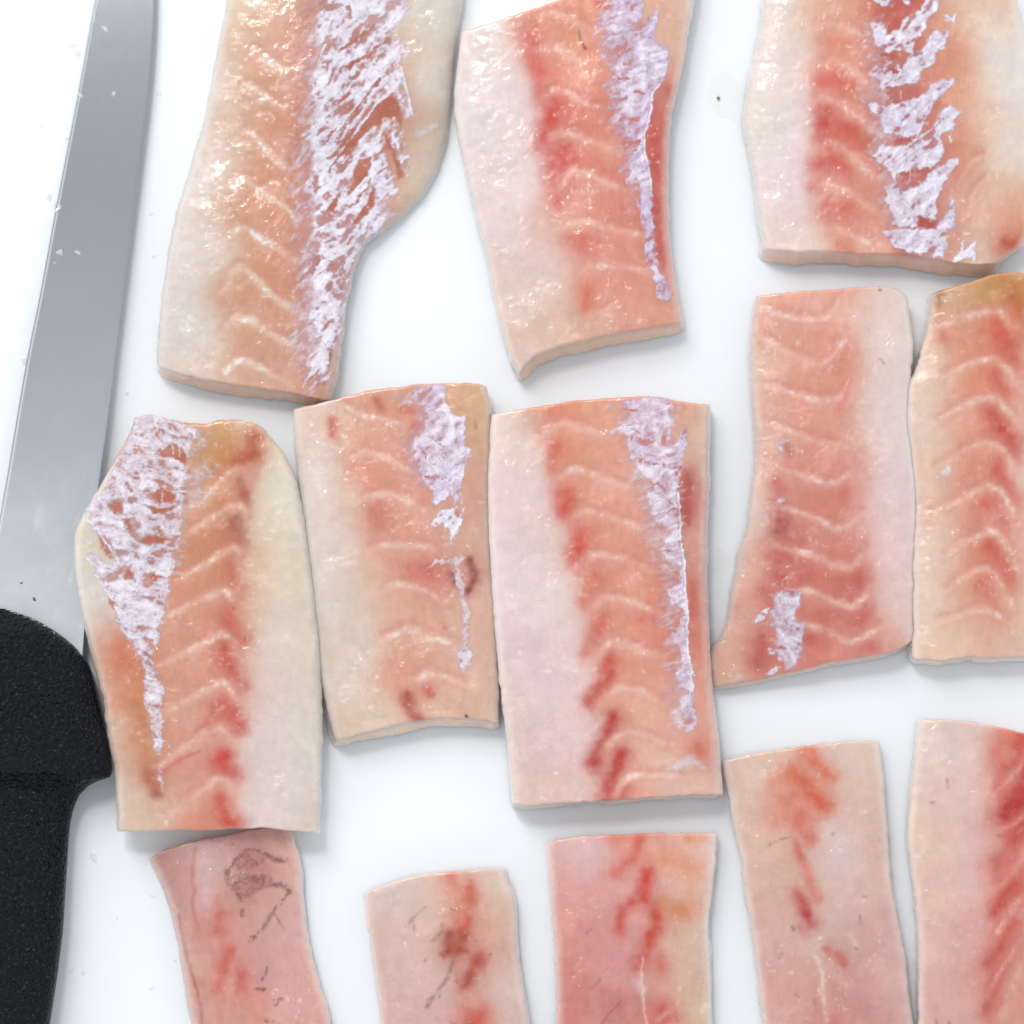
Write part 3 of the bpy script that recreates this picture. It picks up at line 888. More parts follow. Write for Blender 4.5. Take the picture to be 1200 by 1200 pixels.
# 3 - top right
o3 = (800, 0, 3)
F.append(dict(
    open=-0.36, fleck_glint=1.9, fa=-42, label='fillet piece at the top right with leaf-shaped silver membrane over red gaps',
    o=o3,
    top=[(290, -110), (600, -120), (1150, -110)],
    right=[(1150, -110), (1185, 30), (1204, 100), (1222, 300), (1228, 500), (1230, 700), (1218, 850), (1160, 895), (1108, 928)],
    bottom=[(286, 876), (420, 884), (600, 889), (740, 889), (800, 896), (915, 914), (1030, 930), (1108, 928)],
    left=[(290, -110), (284, 60), (266, 150), (240, 240), (219, 370), (217, 440), (235, 530), (255, 650), (270, 780), (286, 876)],
    slant=(0, 0, 10, 1), r=(3, 12, 3, 12), T=46, sidecol=(214, 150, 122), wob=1.2,
    cols=[(300, 60, (228, 206, 192)), (280, 300, (230, 210, 196)), (340, 500, (232, 212, 204)), (340, 700, (232, 208, 202)), (250, 430, (228, 210, 192)), (380, 200, (230, 208, 196)), (400, 100, (228, 200, 182)), (420, 850, (228, 200, 184)), (300, 820, (228, 204, 190)), (420, 400, (232, 208, 200)), (410, 620, (232, 206, 200)), (430, 760, (230, 200, 188)),
          (540, 130, (222, 158, 124)), (560, 60, (226, 172, 140)), (470, 60, (228, 186, 158)), (520, 280, (220, 136, 106)), (600, 330, (216, 144, 114)), (600, 460, (210, 120, 92)), (540, 570, (210, 114, 88)), (560, 720, (214, 128, 98)), (600, 850, (222, 164, 136)), (650, 650, (214, 146, 118)), (640, 230, (216, 150, 122)), (660, 780, (216, 154, 128)),
          (760, 200, (186, 88, 72)), (780, 330, (186, 86, 74)), (760, 490, (188, 92, 76)), (820, 620, (188, 92, 78)), (850, 780, (186, 84, 70)), (740, 40, (196, 96, 80)),
          (950, 130, (222, 166, 132)), (980, 300, (224, 168, 128)), (1000, 500, (220, 166, 130)), (980, 700, (222, 176, 148)), (950, 880, (218, 170, 144)), (900, 250, (214, 140, 112)), (930, 600, (216, 150, 122)), (900, 500, (206, 120, 96)),
          (1080, 100, (228, 206, 190)), (1130, 300, (230, 214, 202)), (1150, 500, (228, 206, 190)), (1100, 650, (226, 188, 160)), (1150, 750, (220, 168, 134)), (1150, 850, (200, 112, 70)), (1050, 880, (222, 190, 168)), (1070, 780, (224, 182, 154)), (1060, 20, (226, 190, 160)), (1180, 200, (230, 212, 200)), (1060, 400, (226, 188, 160))],
    reds=[([(490, 285), (570, 285)], 9, (212, 96, 72), .55), ([(500, 390), (490, 440), (580, 450)], 10, (204, 78, 58), .8), ([(480, 480), (500, 485)], 6, (204, 84, 66), .6), ([(480, 585), (560, 580)], 10, (204, 82, 62), .75), ([(455, 660), (475, 655)], 5, (206, 90, 70), .7), ([(510, 740), (570, 735)], 10, (210, 96, 70), .65), ([(550, 860), (600, 860)], 5, (214, 120, 90), .5), ([(500, 130), (560, 140)], 9, (216, 126, 92), .4), ([(1140, 850), (1165, 855)], 6, (190, 84, 50), .7)],
    septa=[([(480, 95), (520, 82), (570, 95), (640, 140)], 6), ([(490, 220), (530, 205), (580, 230), (640, 290), (690, 340)], 5.5), ([(475, 360), (515, 340), (600, 400), (660, 450), (720, 500)], 5.5), ([(490, 515), (525, 498), (620, 570), (700, 640)], 5.5), ([(480, 665), (525, 640), (620, 700), (700, 750)], 5.5), ([(515, 805), (555, 798), (640, 850), (680, 868)], 5.5), ([(955, 690), (1000, 580), (1050, 550)], 3), ([(985, 780), (1030, 670), (1060, 640)], 3)],
    sc=(232, 184, 158), sop=.66,
    memb=[([(650, 60), (700, 60), (720, 200), (760, 480), (800, 700), (780, 860), (740, 850), (700, 760), (690, 640), (660, 540), (660, 470), (620, 345), (640, 270), (620, 180), (640, 120)], 10, .45, (214, 176, 178)),
          ([(645, 72), (700, 85), (730, 120), (760, 100), (770, 70), (830, 40), (850, -5), (908, -5), (905, 35), (860, 60), (858, 100), (830, 125), (810, 150), (812, 185), (745, 180), (700, 184), (670, 140), (660, 110)], 2.4, .95, LAV),
          ([(655, 268), (680, 225), (740, 212), (770, 240), (800, 190), (850, 160), (880, 108), (938, 108), (930, 150), (900, 175), (880, 232), (850, 245), (830, 290), (780, 298), (720, 310), (700, 325), (690, 285)], 2.4, .95, (226, 216, 230)),
          ([(615, 343), (690, 365), (780, 360), (840, 330), (880, 288), (948, 282), (945, 310), (915, 345), (885, 350), (875, 400), (850, 450), (830, 467), (800, 480), (710, 470), (690, 420)], 2.4, .95, (224, 212, 230)),
          ([(665, 548), (700, 508), (790, 510), (830, 480), (880, 450), (910, 375), (950, 367), (982, 390), (955, 420), (955, 460), (915, 470), (920, 530), (880, 590), (800, 598), (760, 610), (745, 645), (725, 600)], 2.4, .95, (228, 218, 232)),
          ([(700, 660), (740, 640), (780, 667), (830, 650), (870, 610), (910, 578), (968, 548), (960, 582), (920, 640), (900, 680), (887, 770), (820, 762), (825, 800), (780, 800), (740, 780), (720, 710)], 2.4, .95, (224, 212, 228)),
          ([(695, 812), (760, 800), (820, 806), (885, 800), (920, 760), (945, 690), (958, 700), (950, 780), (974, 796), (930, 812), (926, 860), (916, 912), (850, 896), (790, 890), (745, 872)], 2.4, .95, (222, 210, 228)),
          ([(938, 922), (975, 888), (980, 832), (990, 850), (987, 880), (1028, 836), (1032, 890), (1020, 934), (1008, 902), (960, 932)], 2, .92, LAVW),
          ([(916, 46), (940, 66), (962, 46), (968, 58), (942, 82), (924, 72)], 1.6, .9, LAVW),
          ([(640, -8), (765, -8), (740, 24), (705, 22), (690, 8)], 2, .9, LAV),
          ([(770, -8), (800, -8), (800, 20), (780, 10)], 2, .9, LAV),
          ([(920, 290), (950, 280), (948, 310), (938, 296)], 1.6, .8, LAVW)],
    ridge=[([(830, 470), (812, 500), (808, 490)], 1.2, LAVW, .9), ([(940, 480), (945, 500)], 1.4, LAVW, .8), ([(820, 690), (826, 740), (822, 790)], 1.6, LAVW, .8), ([(764, 320), (768, 345)], 1, LAV, .6), ([(800, 600), (800, 640)], .9, LAV, .6), ([(815, 600), (818, 640)], .8, LAV, .6)],
    slits=[([(740, 245), (765, 250)], 2), ([(795, 155), (790, 160)], 1.6)],
    under=(184, 84, 72), holes=[([(745, 205), (700, 192), (790, 190), (770, 215)], 3), ([(720, 320), (820, 300), (840, 320), (780, 352), (730, 350)], 3), ([(735, 480), (820, 482), (790, 505), (740, 505)], 3), ([(785, 612), (880, 592), (850, 635), (800, 650)], 3), ([(825, 770), (888, 770), (880, 795), (830, 802)], 2)]))

# 4 - right of centre
o4 = (820, 310, 2.353)
F.append(dict(
    label='fillet piece with flared lower left corner and small silver scrap low on it',
    o=o4,
    top=[(155, 86), (250, 75), (380, 68), (460, 60), (540, 64), (574, 90)],
    right=[(574, 90), (585, 180), (590, 240), (580, 330), (578, 420), (590, 520), (602, 620), (600, 720), (595, 850), (592, 950), (590, 1036)],
    bottom=[(34, 1166), (100, 1155), (180, 1140), (250, 1125), (330, 1102), (420, 1086), (500, 1075), (560, 1055), (590, 1036)],
    left=[(155, 86), (143, 150), (137, 250), (142, 380), (150, 480), (150, 560), (137, 640), (128, 740), (105, 780), (90, 870), (75, 960), (58, 1030), (26, 1060), (20, 1120), (34, 1166)],
    rima=(.55, .95), slant=(0, -4, 5, 0), r=(2.5, 9, 3, 9), T=42, sidecol=(208, 164, 144),
    thick=[(80, 1080, 24), (60, 1130, 22), (120, 900, 34), (300, 500, 44), (400, 800, 44), (250, 1000, 40)],
    cols=[(200, 150, (226, 178, 150)), (300, 130, (228, 176, 150)), (400, 100, (228, 172, 146)), (480, 150, (228, 196, 182)), (540, 250, (228, 204, 192)), (500, 400, (226, 196, 186)), (530, 600, (226, 200, 192)), (520, 800, (226, 188, 180)), (560, 950, (226, 192, 178)), (480, 1030, (222, 170, 150)), (550, 420, (228, 206, 194)), (560, 750, (226, 196, 188)), (480, 700, (226, 190, 180)), (510, 900, (226, 190, 180)), (545, 120, (228, 204, 190)),
          (250, 200, (222, 162, 130)), (300, 320, (222, 160, 126)), (370, 260, (220, 150, 120)), (250, 400, (222, 160, 132)), (380, 400, (222, 162, 136)), (300, 530, (218, 152, 126)), (400, 560, (218, 156, 134)), (280, 640, (214, 138, 114)), (400, 650, (212, 136, 110)), (350, 750, (212, 136, 114)), (430, 760, (212, 136, 114)), (250, 830, (204, 110, 92)), (350, 830, (210, 132, 108)), (430, 870, (204, 118, 96)), (350, 940, (208, 126, 102)), (440, 960, (206, 116, 94)), (350, 1040, (206, 122, 98)), (450, 1060, (216, 138, 116)),
          (170, 1080, (206, 122, 104)), (180, 940, (214, 140, 118)), (120, 850, (222, 184, 162)), (80, 1080, (222, 178, 154)), (170, 300, (228, 190, 168)), (150, 600, (226, 196, 178)), (160, 700, (224, 190, 172)), (60, 1130, (220, 176, 150)), (260, 1090, (214, 140, 120)), (165, 450, (226, 188, 166)), (110, 1000, (220, 176, 154)), (190, 560, (222, 160, 136))],
    reds=[([(215, 605), (222, 620)], 7, (194, 88, 76), .65), ([(222, 690), (222, 732)], 9, (176, 66, 60), .85), ([(220, 800), (240, 845)], 11, (190, 78, 64), .75), ([(430, 850), (442, 880)], 9, (198, 92, 74), .5), ([(450, 960), (440, 990)], 9, (198, 92, 74), .5), ([(450, 1055), (475, 1055)], 6, (200, 96, 80), .6), ([(392, 220), (368, 285)], 5, (218, 124, 90), .6), ([(402, 335), (382, 400)], 5, (218, 126, 94), .5), ([(170, 1035), (165, 1090)], 8, (190, 90, 78), .6), ([(180, 900), (190, 940)], 6, (196, 96, 84), .6), ([(320, 1000), (290, 1060)], 9, (196, 90, 74), .5), ([(400, 625), (390, 640)], 7, (204, 110, 88), .5), ([(235, 500), (245, 520)], 5, (170, 80, 66), .7), ([(500, 262), (510, 275)], 1.4, (150, 110, 110), .7), ([(500, 66), (504, 70)], 2, (140, 110, 120), .7)],
    septa=[[(165, 120), (220, 140), (330, 155), (370, 130), (395, 85)], [(165, 205), (210, 232), (300, 270), (345, 275), (385, 235), (400, 195)], [(180, 340), (240, 345), (330, 380), (380, 375), (400, 345)], [(180, 440), (240, 455), (300, 490), (380, 500)], [(200, 550), (240, 575), (330, 600), (370, 605), (410, 580)], [(200, 670), (260, 680), (340, 715), (380, 735), (420, 710), (448, 690)], [(210, 770), (270, 790), (340, 815), (400, 840), (440, 825), (455, 790)], [(250, 895), (320, 905), (400, 940), (430, 945), (455, 920), (468, 885)], [(280, 985), (350, 1015), (400, 1045), (440, 1040), (495, 1000)]],
    sc=(232, 190, 172), sop=.62, sw=3.9,
    memb=[([(200, 915), (240, 893), (282, 900), (275, 940), (262, 978), (292, 990), (282, 1050), (272, 1100), (240, 1122), (228, 1092), (216, 1040), (198, 1005)], 3.5, .9, (212, 190, 206)),
          ([(140, 992), (160, 965), (190, 943), (194, 965), (160, 992)], 2, .9, LAVW), ([(182, 1058), (200, 1048), (208, 1082), (190, 1072)], 2, .85, LAV), ([(176, 1134), (210, 1104), (222, 1116), (200, 1138)], 2, .9, LAVW), ([(205, 995), (240, 1010), (240, 1090), (215, 1090)], 5, .95, (226, 212, 224)),
          ([(215, 500), (225, 482), (250, 480), (235, 500), (228, 525)], 2, .7, (224, 200, 204)), ([(210, 520), (218, 525), (216, 545), (206, 536)], 2, .6, (220, 196, 196)), ([(80, 1130), (110, 1122), (135, 1140), (110, 1150)], 4, .6, (232, 218, 206)), ([(212, 650), (226, 636), (234, 650), (220, 660)], 2, .7, (226, 200, 200))],
    under=(176, 80, 78)))

# 5 - right edge
F.append(dict(
    label='fillet piece cut off by the right edge, yellowish brown upper end and red chevrons',
    o=o4,
    top=[(636, 82), (700, 60), (760, 42), (800, 27), (850, 20), (930, 24), (1000, 30)],
    right=[(1000, 30), (1008, 300), (1006, 700), (1000, 1078)],
    bottom=[(595, 1087), (650, 1093), (720, 1083), (800, 1080), (894, 1078), (1000, 1078)],
    left=[(636, 82), (624, 200), (594, 290), (568, 340), (565, 450), (578, 540), (589, 650), (586, 760), (583, 900), (587, 1087)],
    rima=(.95, .5), slant=(0, 0, 5, 0), r=(4, 9, 3, 9), T=44, wob=1.4,
    cols=[(660, 90, (196, 154, 98)), (720, 80, (212, 172, 124)), (800, 60, (202, 154, 88)), (850, 50, (196, 144, 74)), (860, 100, (204, 128, 76)), (890, 150, (206, 120, 75)), (900, 40, (206, 160, 100)),
          (650, 150, (224, 184, 154)), (620, 350, (226, 196, 174)), (620, 450, (228, 200, 182)), (630, 600, (226, 192, 168)), (650, 800, (226, 196, 176)), (640, 950, (228, 200, 180)), (660, 1050, (226, 192, 166)), (640, 250, (226, 192, 168)), (660, 520, (226, 188, 164)), (660, 700, (226, 190, 168)),
          (720, 190, (220, 150, 116)), (800, 190, (218, 142, 106)), (760, 320, (222, 156, 122)), (820, 320, (220, 136, 104)), (760, 480, (220, 152, 118)), (760, 560, (220, 150, 118)), (720, 660, (222, 166, 136)), (780, 640, (216, 136, 108)), (780, 760, (216, 140, 106)), (750, 870, (224, 170, 132)), (780, 1000, (222, 176, 148)), (880, 1000, (224, 186, 164)), (800, 900, (216, 138, 106)), (885, 700, (226, 176, 156)), (890, 400, (226, 180, 158)), (720, 420, (222, 168, 140)), (700, 1000, (224, 184, 152)), (960, 300, (226, 196, 178)), (960, 600, (228, 200, 184)), (960, 900, (228, 200, 184))],
    reds=[([(825, 165), (845, 220), (858, 262)], 10, (204, 86, 60), .7), ([(820, 300), (838, 355)], 8, (208, 96, 70), .6), ([(810, 418), (835, 460), (858, 515)], 11, (200, 72, 56), .8), ([(820, 560), (862, 645)], 8, (206, 88, 66), .65), ([(785, 650), (840, 715)], 9, (206, 92, 70), .55), ([(800, 770), (852, 865)], 9, (204, 90, 66), .65), ([(780, 880), (832, 975)], 7, (208, 104, 78), .55), ([(655, 100), (665, 85)], 6, (150, 110, 60), .5), ([(860, 60), (880, 120)], 8, (190, 110, 60), .4), ([(665, 190), (672, 205)], 5, (216, 110, 84), .5)],
    septa=[[(640, 175), (720, 150), (800, 122), (835, 132), (865, 180)], [(672, 310), (740, 275), (800, 258), (835, 265), (870, 330)], [(655, 440), (720, 395), (790, 366), (832, 380), (868, 430)], [(645, 570), (700, 530), (760, 500), (812, 488), (845, 520), (872, 570)], [(640, 690), (720, 650), (780, 612), (825, 608), (862, 670), (880, 720)], [(670, 805), (740, 760), (790, 733), (827, 742), (862, 810), (890, 870)], [(680, 905), (730, 862), (780, 838), (812, 848), (850, 920), (872, 980)], [(650, 985), (740, 960), (800, 955), (850, 990)]],
    sc=(232, 192, 166), sop=.66, sw=4.6,
    memb=[([(640, 600), (655, 575), (690, 555), (700, 575), (670, 590), (655, 606)], 3, .6, (240, 228, 214)), ([(670, 330), (690, 318), (700, 335), (680, 345)], 3, .5, (240, 220, 206)), ([(670, 805), (700, 785), (705, 800), (682, 815)], 3, .5, (240, 224, 208))], under=(222, 180, 150)))

# 6 - left, against the knife handle
o6 = (60, 460, 2.265)
oq = (0, 400, 3)
F.append(dict(
    open=-0.30, fa=15, label='fillet piece lying against the knife handle with crinkled silver membrane over brown-red holes',
    o=o6, mo=oq,
    top=[(222, 66), (270, 55), (320, 74), (400, 84), (460, 70), (530, 78), (566, 96)],
    right=[(566, 96), (610, 150), (645, 212), (665, 290), (680, 380), (695, 480), (706, 600), (718, 750), (722, 880), (720, 1000), (715, 1170)],
    bottom=[(175, 1165), (300, 1163), (500, 1156), (600, 1158), (715, 1170)],
    left=[(222, 66), (206, 116), (170, 180), (120, 260), (75, 345), (58, 400), (62, 480), (77, 580), (100, 680), (125, 760), (145, 870), (160, 980), (172, 1080), (175, 1165)],
    rima=(.8, .7), rimw=(6, 12), slant=(0, -8, -12, -22), r=(5, 14, 2.5, 11), T=50, wob=1.2, sidecol=(212, 170, 130),
    cols=[(85, 420, (214, 194, 172)), (90, 500, (214, 200, 186)), (100, 600, (214, 198, 184)), (140, 750, (218, 178, 148)), (170, 900, (218, 184, 160)), (200, 1060, (216, 190, 168)), (220, 1140, (214, 186, 160)), (190, 700, (212, 136, 96)), (210, 800, (212, 142, 96)), (240, 920, (206, 150, 100)), (260, 1010, (196, 120, 76)), (270, 1090, (212, 180, 148)), (150, 650, (214, 160, 128)), (190, 990, (216, 180, 152)),
          (420, 130, (212, 166, 112)), (450, 180, (204, 144, 84)), (500, 170, (202, 126, 66)), (400, 280, (208, 150, 100)), (400, 400, (208, 148, 106)), (470, 260, (204, 136, 78)), (400, 500, (212, 156, 122)), (350, 600, (214, 160, 128)), (430, 590, (212, 150, 118)), (360, 720, (214, 158, 128)), (430, 720, (214, 150, 120)), (360, 830, (216, 164, 136)), (400, 860, (214, 156, 128)), (360, 960, (216, 156, 132)), (400, 1000, (216, 160, 136)), (350, 1080, (220, 176, 150)), (400, 1120, (216, 146, 114)), (360, 480, (208, 146, 108)), (440, 340, (206, 142, 90)), (440, 440, (208, 142, 98)),
          (560, 120, (224, 200, 172)), (570, 250, (224, 206, 186)), (600, 400, (222, 200, 176)), (560, 500, (220, 190, 164)), (600, 600, (222, 200, 184)), (640, 500, (224, 204, 184)), (640, 750, (222, 200, 188)), (600, 900, (224, 202, 192)), (640, 1050, (224, 206, 196)), (560, 1100, (224, 200, 190)), (694, 700, (222, 204, 178)), (704, 900, (222, 206, 184)), (690, 1100, (222, 200, 184)), (560, 780, (222, 192, 176)), (660, 350, (224, 208, 186)), (676, 500, (222, 202, 174)), (540, 330, (222, 196, 170)), (560, 980, (224, 198, 186)), (640, 250, (224, 206, 184))],
    reds=[([(545, 115), (535, 165), (500, 185)], 9, (184, 88, 40), .75), ([(515, 225), (508, 285)], 9, (172, 78, 40), .75), ([(485, 340), (502, 395)], 9, (168, 76, 42), .75), ([(490, 445), (480, 500), (505, 520)], 8, (194, 92, 58), .65), ([(485, 570), (470, 610), (503, 655)], 9, (202, 82, 58), .8), ([(465, 680), (472, 730), (498, 775)], 9, (194, 72, 48), .8), ([(440, 850), (470, 825), (495, 885)], 9, (202, 76, 54), .8), ([(395, 895), (445, 850)], 4, (206, 100, 74), .6), ([(465, 965), (440, 990), (485, 1015)], 8, (202, 66, 48), .8), ([(300, 1010), (330, 980), (390, 950)], 3.2, (202, 84, 70), .65), ([(450, 1085), (460, 1130), (488, 1145)], 8, (204, 78, 54), .75), ([(268, 1015), (282, 1062)], 6, (170, 80, 42), .75), ([(180, 690), (190, 715)], 10, (206, 116, 80), .5), ([(230, 830), (240, 910)], 8, (196, 126, 70), .5), ([(300, 880), (290, 950)], 6, (200, 140, 100), .4), ([(540, 420), (530, 600)], 14, (216, 176, 140), .35), ([(485, 568), (487, 572)], 1.5, (60, 40, 30), .9)],
    septa=[[(330, 330), (400, 285), (470, 220), (512, 203), (535, 245)], [(330, 395), (400, 350), (470, 310), (503, 298), (522, 340)], [(330, 500), (400, 460), (460, 420), (492, 408), (508, 450)], [(300, 605), (360, 570), (430, 535), (466, 524), (500, 565)], [(290, 722), (360, 690), (430, 652), (470, 643), (502, 692)], [(280, 852), (350, 820), (420, 782), (460, 768), (494, 812)], [(285, 995), (340, 952), (400, 906), (447, 884), (484, 922)], [(295, 1135), (360, 1082), (410, 1042), (452, 1024), (494, 1062)]],
    sc=(230, 190, 164), sop=.7, sw=4.8,
    memb=[([(470, 265), (540, 245), (620, 275), (720, 300), (740, 330), (700, 400), (760, 440), (720, 540), (680, 600), (660, 640), (640, 740), (630, 800), (590, 800), (560, 600), (500, 400)], 9, .5, (214, 186, 180)),
          ([(478, 258), (540, 245), (580, 265), (640, 282), (700, 302), (680, 360), (655, 420), (685, 450), (650, 520), (650, 580), (640, 640), (640, 700), (612, 740), (622, 790), (600, 830), (600, 880), (580, 940), (567, 1010), (552, 1074), (522, 1060), (540, 1120), (560, 1200), (515, 1195), (490, 1120), (470, 1080), (430, 1020), (398, 982), (410, 950), (380, 900), (360, 850), (326, 820), (340, 782), (306, 770), (320, 738), (350, 760), (392, 790), (410, 770), (380, 710), (330, 660), (310, 600), (298, 622), (288, 590), (340, 540), (380, 480), (420, 400), (460, 330), (470, 290)], 3, .92, (224, 210, 220)),
          ([(500, -10), (560, -10), (582, 20), (572, 80), (582, 120), (577, 180), (566, 245), (550, 250), (534, 190), (528, 130), (508, 90), (503, 40)], 2.4, .92, (226, 206, 212), (0, 800, 3)),
          ([(556, 312), (575, 325), (580, 385), (568, 360)], 2, .85, (224, 206, 206), (0, 800, 3)),
          ([(570, 488), (585, 476), (602, 484), (592, 500), (572, 500)], 3, .8, (240, 226, 190), (0, 800, 3)),
          ([(690, 575), (730, 520), (738, 500), (742, 520), (716, 565), (700, 590)], 1.6, .6, (240, 228, 210)),
          ([(300, 700), (318, 690), (330, 712), (312, 716)], 2, .8, LAVW)],
    holes=[([(526, 545), (560, 515), (600, 520), (618, 545), (605, 568), (560, 568)], 2), ([(503, 575), (560, 582), (632, 570), (602, 597), (540, 608)], 2), ([(468, 692), (520, 680), (614, 696), (560, 718), (500, 712)], 2), ([(545, 390), (600, 358), (655, 390), (655, 434), (590, 412), (565, 404)], 2), ([(428, 800), (455, 793), (478, 842), (440, 836)], 2), ([(500, 822), (540, 815), (582, 832), (540, 850)], 2), ([(440, 618), (465, 620), (472, 662), (448, 674)], 2), ([(545, 330), (556, 322), (562, 336), (550, 346)], 1.5), ([(374, 580), (392, 550), (428, 560), (432, 605), (408, 618), (392, 600)], 3), ([(345, 676), (376, 690), (392, 730), (396, 762), (376, 748), (356, 712)], 3)],
    slits=[([(440, 505), (455, 525)], 2.6), ([(384, 885), (402, 935)], 2.0)],
    ridge=[([(292, 606), (340, 660), (382, 722), (420, 780)], 1.8, LAVW, .9), ([(305, 765), (350, 800), (372, 852)], 2.0, LAVW, .9), ([(345, 545), (385, 600), (430, 640), (438, 740)], 1.8, LAVW, .9), ([(400, 480), (430, 520), (440, 600)], 1.6, LAVW, .85), ([(335, 825), (390, 900), (430, 990)], 2.0, LAVW, .9), ([(605, 300), (600, 350), (608, 400)], 1.2, LAVW, .7), ([(545, 285), (555, 310)], 1.4, (255, 255, 255), .8), ([(570, 525), (566, 570)], 1.0, (236, 220, 200), .8), ([(625, 365), (630, 405)], 1.2, (236, 216, 196), .7), ([(575, 620), (566, 680)], 1.2, LAVW, .8)],
    under=(184, 98, 74)))

# 7 - middle, small lilac membrane
o7 = (330, 430, 2.61)
F.append(dict(
    fa=-35, label='pale middle piece with torn lilac membrane and a blood spot near its lower edge',
    o=o7,
    top=[(39, 128), (100, 113), (180, 95), (300, 66), (400, 55), (500, 50), (600, 48), (628, 60)],
    right=[(628, 60), (640, 120), (642, 250), (638, 400), (642, 560), (655, 700), (660, 850), (668, 1000), (664, 1090)],
    bottom=[(168, 1143), (230, 1125), (300, 1106), (400, 1084), (500, 1073), (600, 1075), (664, 1090)],
    left=[(36, 128), (40, 260), (62, 444), (82, 652), (98, 861), (134, 1044), (166, 1143)],
    rima=(.9, .95), slfun=lambda x, y, sv: np.where(x < 420, 7 * sstep(640, 800, y), sv), slant=(0, -8, 10, 6), r=(3, 12, 3, 10), T=42, sidecol=(226, 190, 160),
    cols=[(90, 150, (226, 196, 178)), (120, 300, (226, 204, 190)), (150, 500, (224, 202, 188)), (180, 700, (222, 202, 188)), (190, 950, (222, 200, 184)), (200, 1090, (222, 194, 170)), (90, 400, (226, 206, 194)), (240, 850, (222, 196, 178)), (270, 1050, (222, 194, 172)), (200, 420, (224, 190, 168)), (240, 700, (222, 192, 170)),
          (250, 180, (222, 168, 136)), (180, 220, (224, 184, 160)), (230, 300, (220, 156, 124)), (300, 240, (220, 166, 136)), (300, 330, (220, 158, 126)), (280, 450, (214, 152, 124)), (350, 420, (220, 162, 132)), (350, 560, (220, 162, 134)), (420, 620, (216, 144, 118)), (300, 620, (222, 172, 144)), (350, 740, (220, 174, 144)), (420, 760, (220, 168, 138)), (370, 850, (220, 164, 134)), (450, 850, (220, 170, 142)), (340, 950, (220, 162, 132)), (450, 960, (220, 166, 136)), (500, 1020, (222, 180, 152)), (560, 1040, (220, 176, 146)), (420, 500, (220, 164, 136)), (400, 300, (218, 156, 130)),
          (540, 650, (210, 148, 122)), (580, 500, (212, 156, 130)), (620, 700, (220, 184, 160)), (620, 900, (222, 182, 158)), (610, 1060, (222, 184, 160)), (560, 110, (214, 164, 124)), (600, 80, (216, 184, 140)), (590, 250, (212, 166, 130)), (622, 350, (216, 176, 150)), (630, 180, (220, 190, 150)), (600, 600, (212, 160, 132)), (480, 1060, (222, 186, 158)), (600, 800, (220, 176, 150)), (560, 380, (210, 154, 128)), (640, 520, (222, 194, 172))],
    reds=[([(158, 165), (160, 205)], 4, (206, 104, 84), .6), ([(292, 100), (302, 128)], 4, (198, 110, 80), .65), ([(375, 130), (430, 145)], 5, (202, 112, 84), .6), ([(410, 185), (440, 175)], 4, (204, 100, 90), .6), ([(290, 420), (302, 485)], 8, (198, 116, 86), .45), ([(400, 615), (490, 640)], 8, (204, 100, 86), .5), ([(522, 640), (538, 662)], 4, (140, 40, 44), .8), ([(572, 596), (592, 640), (575, 685)], 4, (146, 56, 46), .75), ([(385, 1005), (395, 1060), (425, 1082)], 5.5, (182, 62, 44), .85), ([(445, 985), (455, 998)], 5, (202, 94, 64), .65), ([(492, 785), (498, 797)], 3, (200, 100, 80), .5), ([(564, 1064), (566, 1067)], 1.8, (30, 20, 20), .95), ([(590, 170), (592, 190)], 2.4, (150, 110, 70), .6)],
    septa=[[(190, 120), (260, 150), (360, 180)], [(225, 275), (260, 262), (300, 275), (360, 308), (430, 340)], [(245, 405), (300, 385), (370, 400), (430, 432)], [(270, 565), (350, 538), (470, 560)], [(305, 695), (340, 660), (420, 680), (510, 712)], [(305, 835), (390, 798), (460, 830), (530, 850)], [(395, 955), (460, 932), (560, 970)]],
    sc=(232, 198, 176), sop=.6, sw=4.6,
    memb=[([(330, 90), (450, 60), (480, 120), (470, 240), (480, 380), (440, 380), (380, 300), (360, 220), (420, 180), (400, 130)], 7, .55, (220, 178, 184)),
          ([(400, 78), (440, 55), (500, 48), (500, 90), (520, 140), (545, 155), (572, 138), (567, 180), (560, 240), (583, 243), (567, 300), (552, 340), (542, 390), (530, 424), (515, 390), (480, 422), (455, 420), (462, 380), (430, 340), (405, 285), (395, 225), (432, 205), (440, 180), (440, 130), (400, 110)], 2.6, .94, (220, 204, 224)),
          ([(452, 492), (478, 442), (530, 428), (557, 428), (552, 480), (525, 548), (515, 500), (490, 475)], 2, .95, LAVW),
          ([(436, 624), (470, 590), (540, 580), (567, 585), (540, 602), (480, 607)], 2.4, .75, (236, 216, 222)),
          ([(530, 600), (550, 610), (555, 680), (566, 720), (577, 770), (572, 860), (582, 868), (582, 912), (555, 937), (538, 912), (540, 872), (516, 860), (550, 855), (552, 780), (545, 700), (530, 650)], 2.2, .8, (230, 208, 214)),
          ([(540, 868), (580, 866), (580, 910), (556, 932), (540, 910)], 2, .92, LAVW)],
    slits=[([(420, 250), (470, 300)], 1.0), ([(450, 210), (500, 250)], 0.9), ([(440, 330), (500, 340)], .9)],
    ridge=[([(570, 245), (556, 310), (546, 370)], 1.3, LAVW, .9), ([(520, 150), (530, 260), (520, 370)], 3, (238, 230, 242), .7), ([(545, 345), (552, 420)], .9, (232, 216, 214), .8)],
    under=(206, 124, 112)))

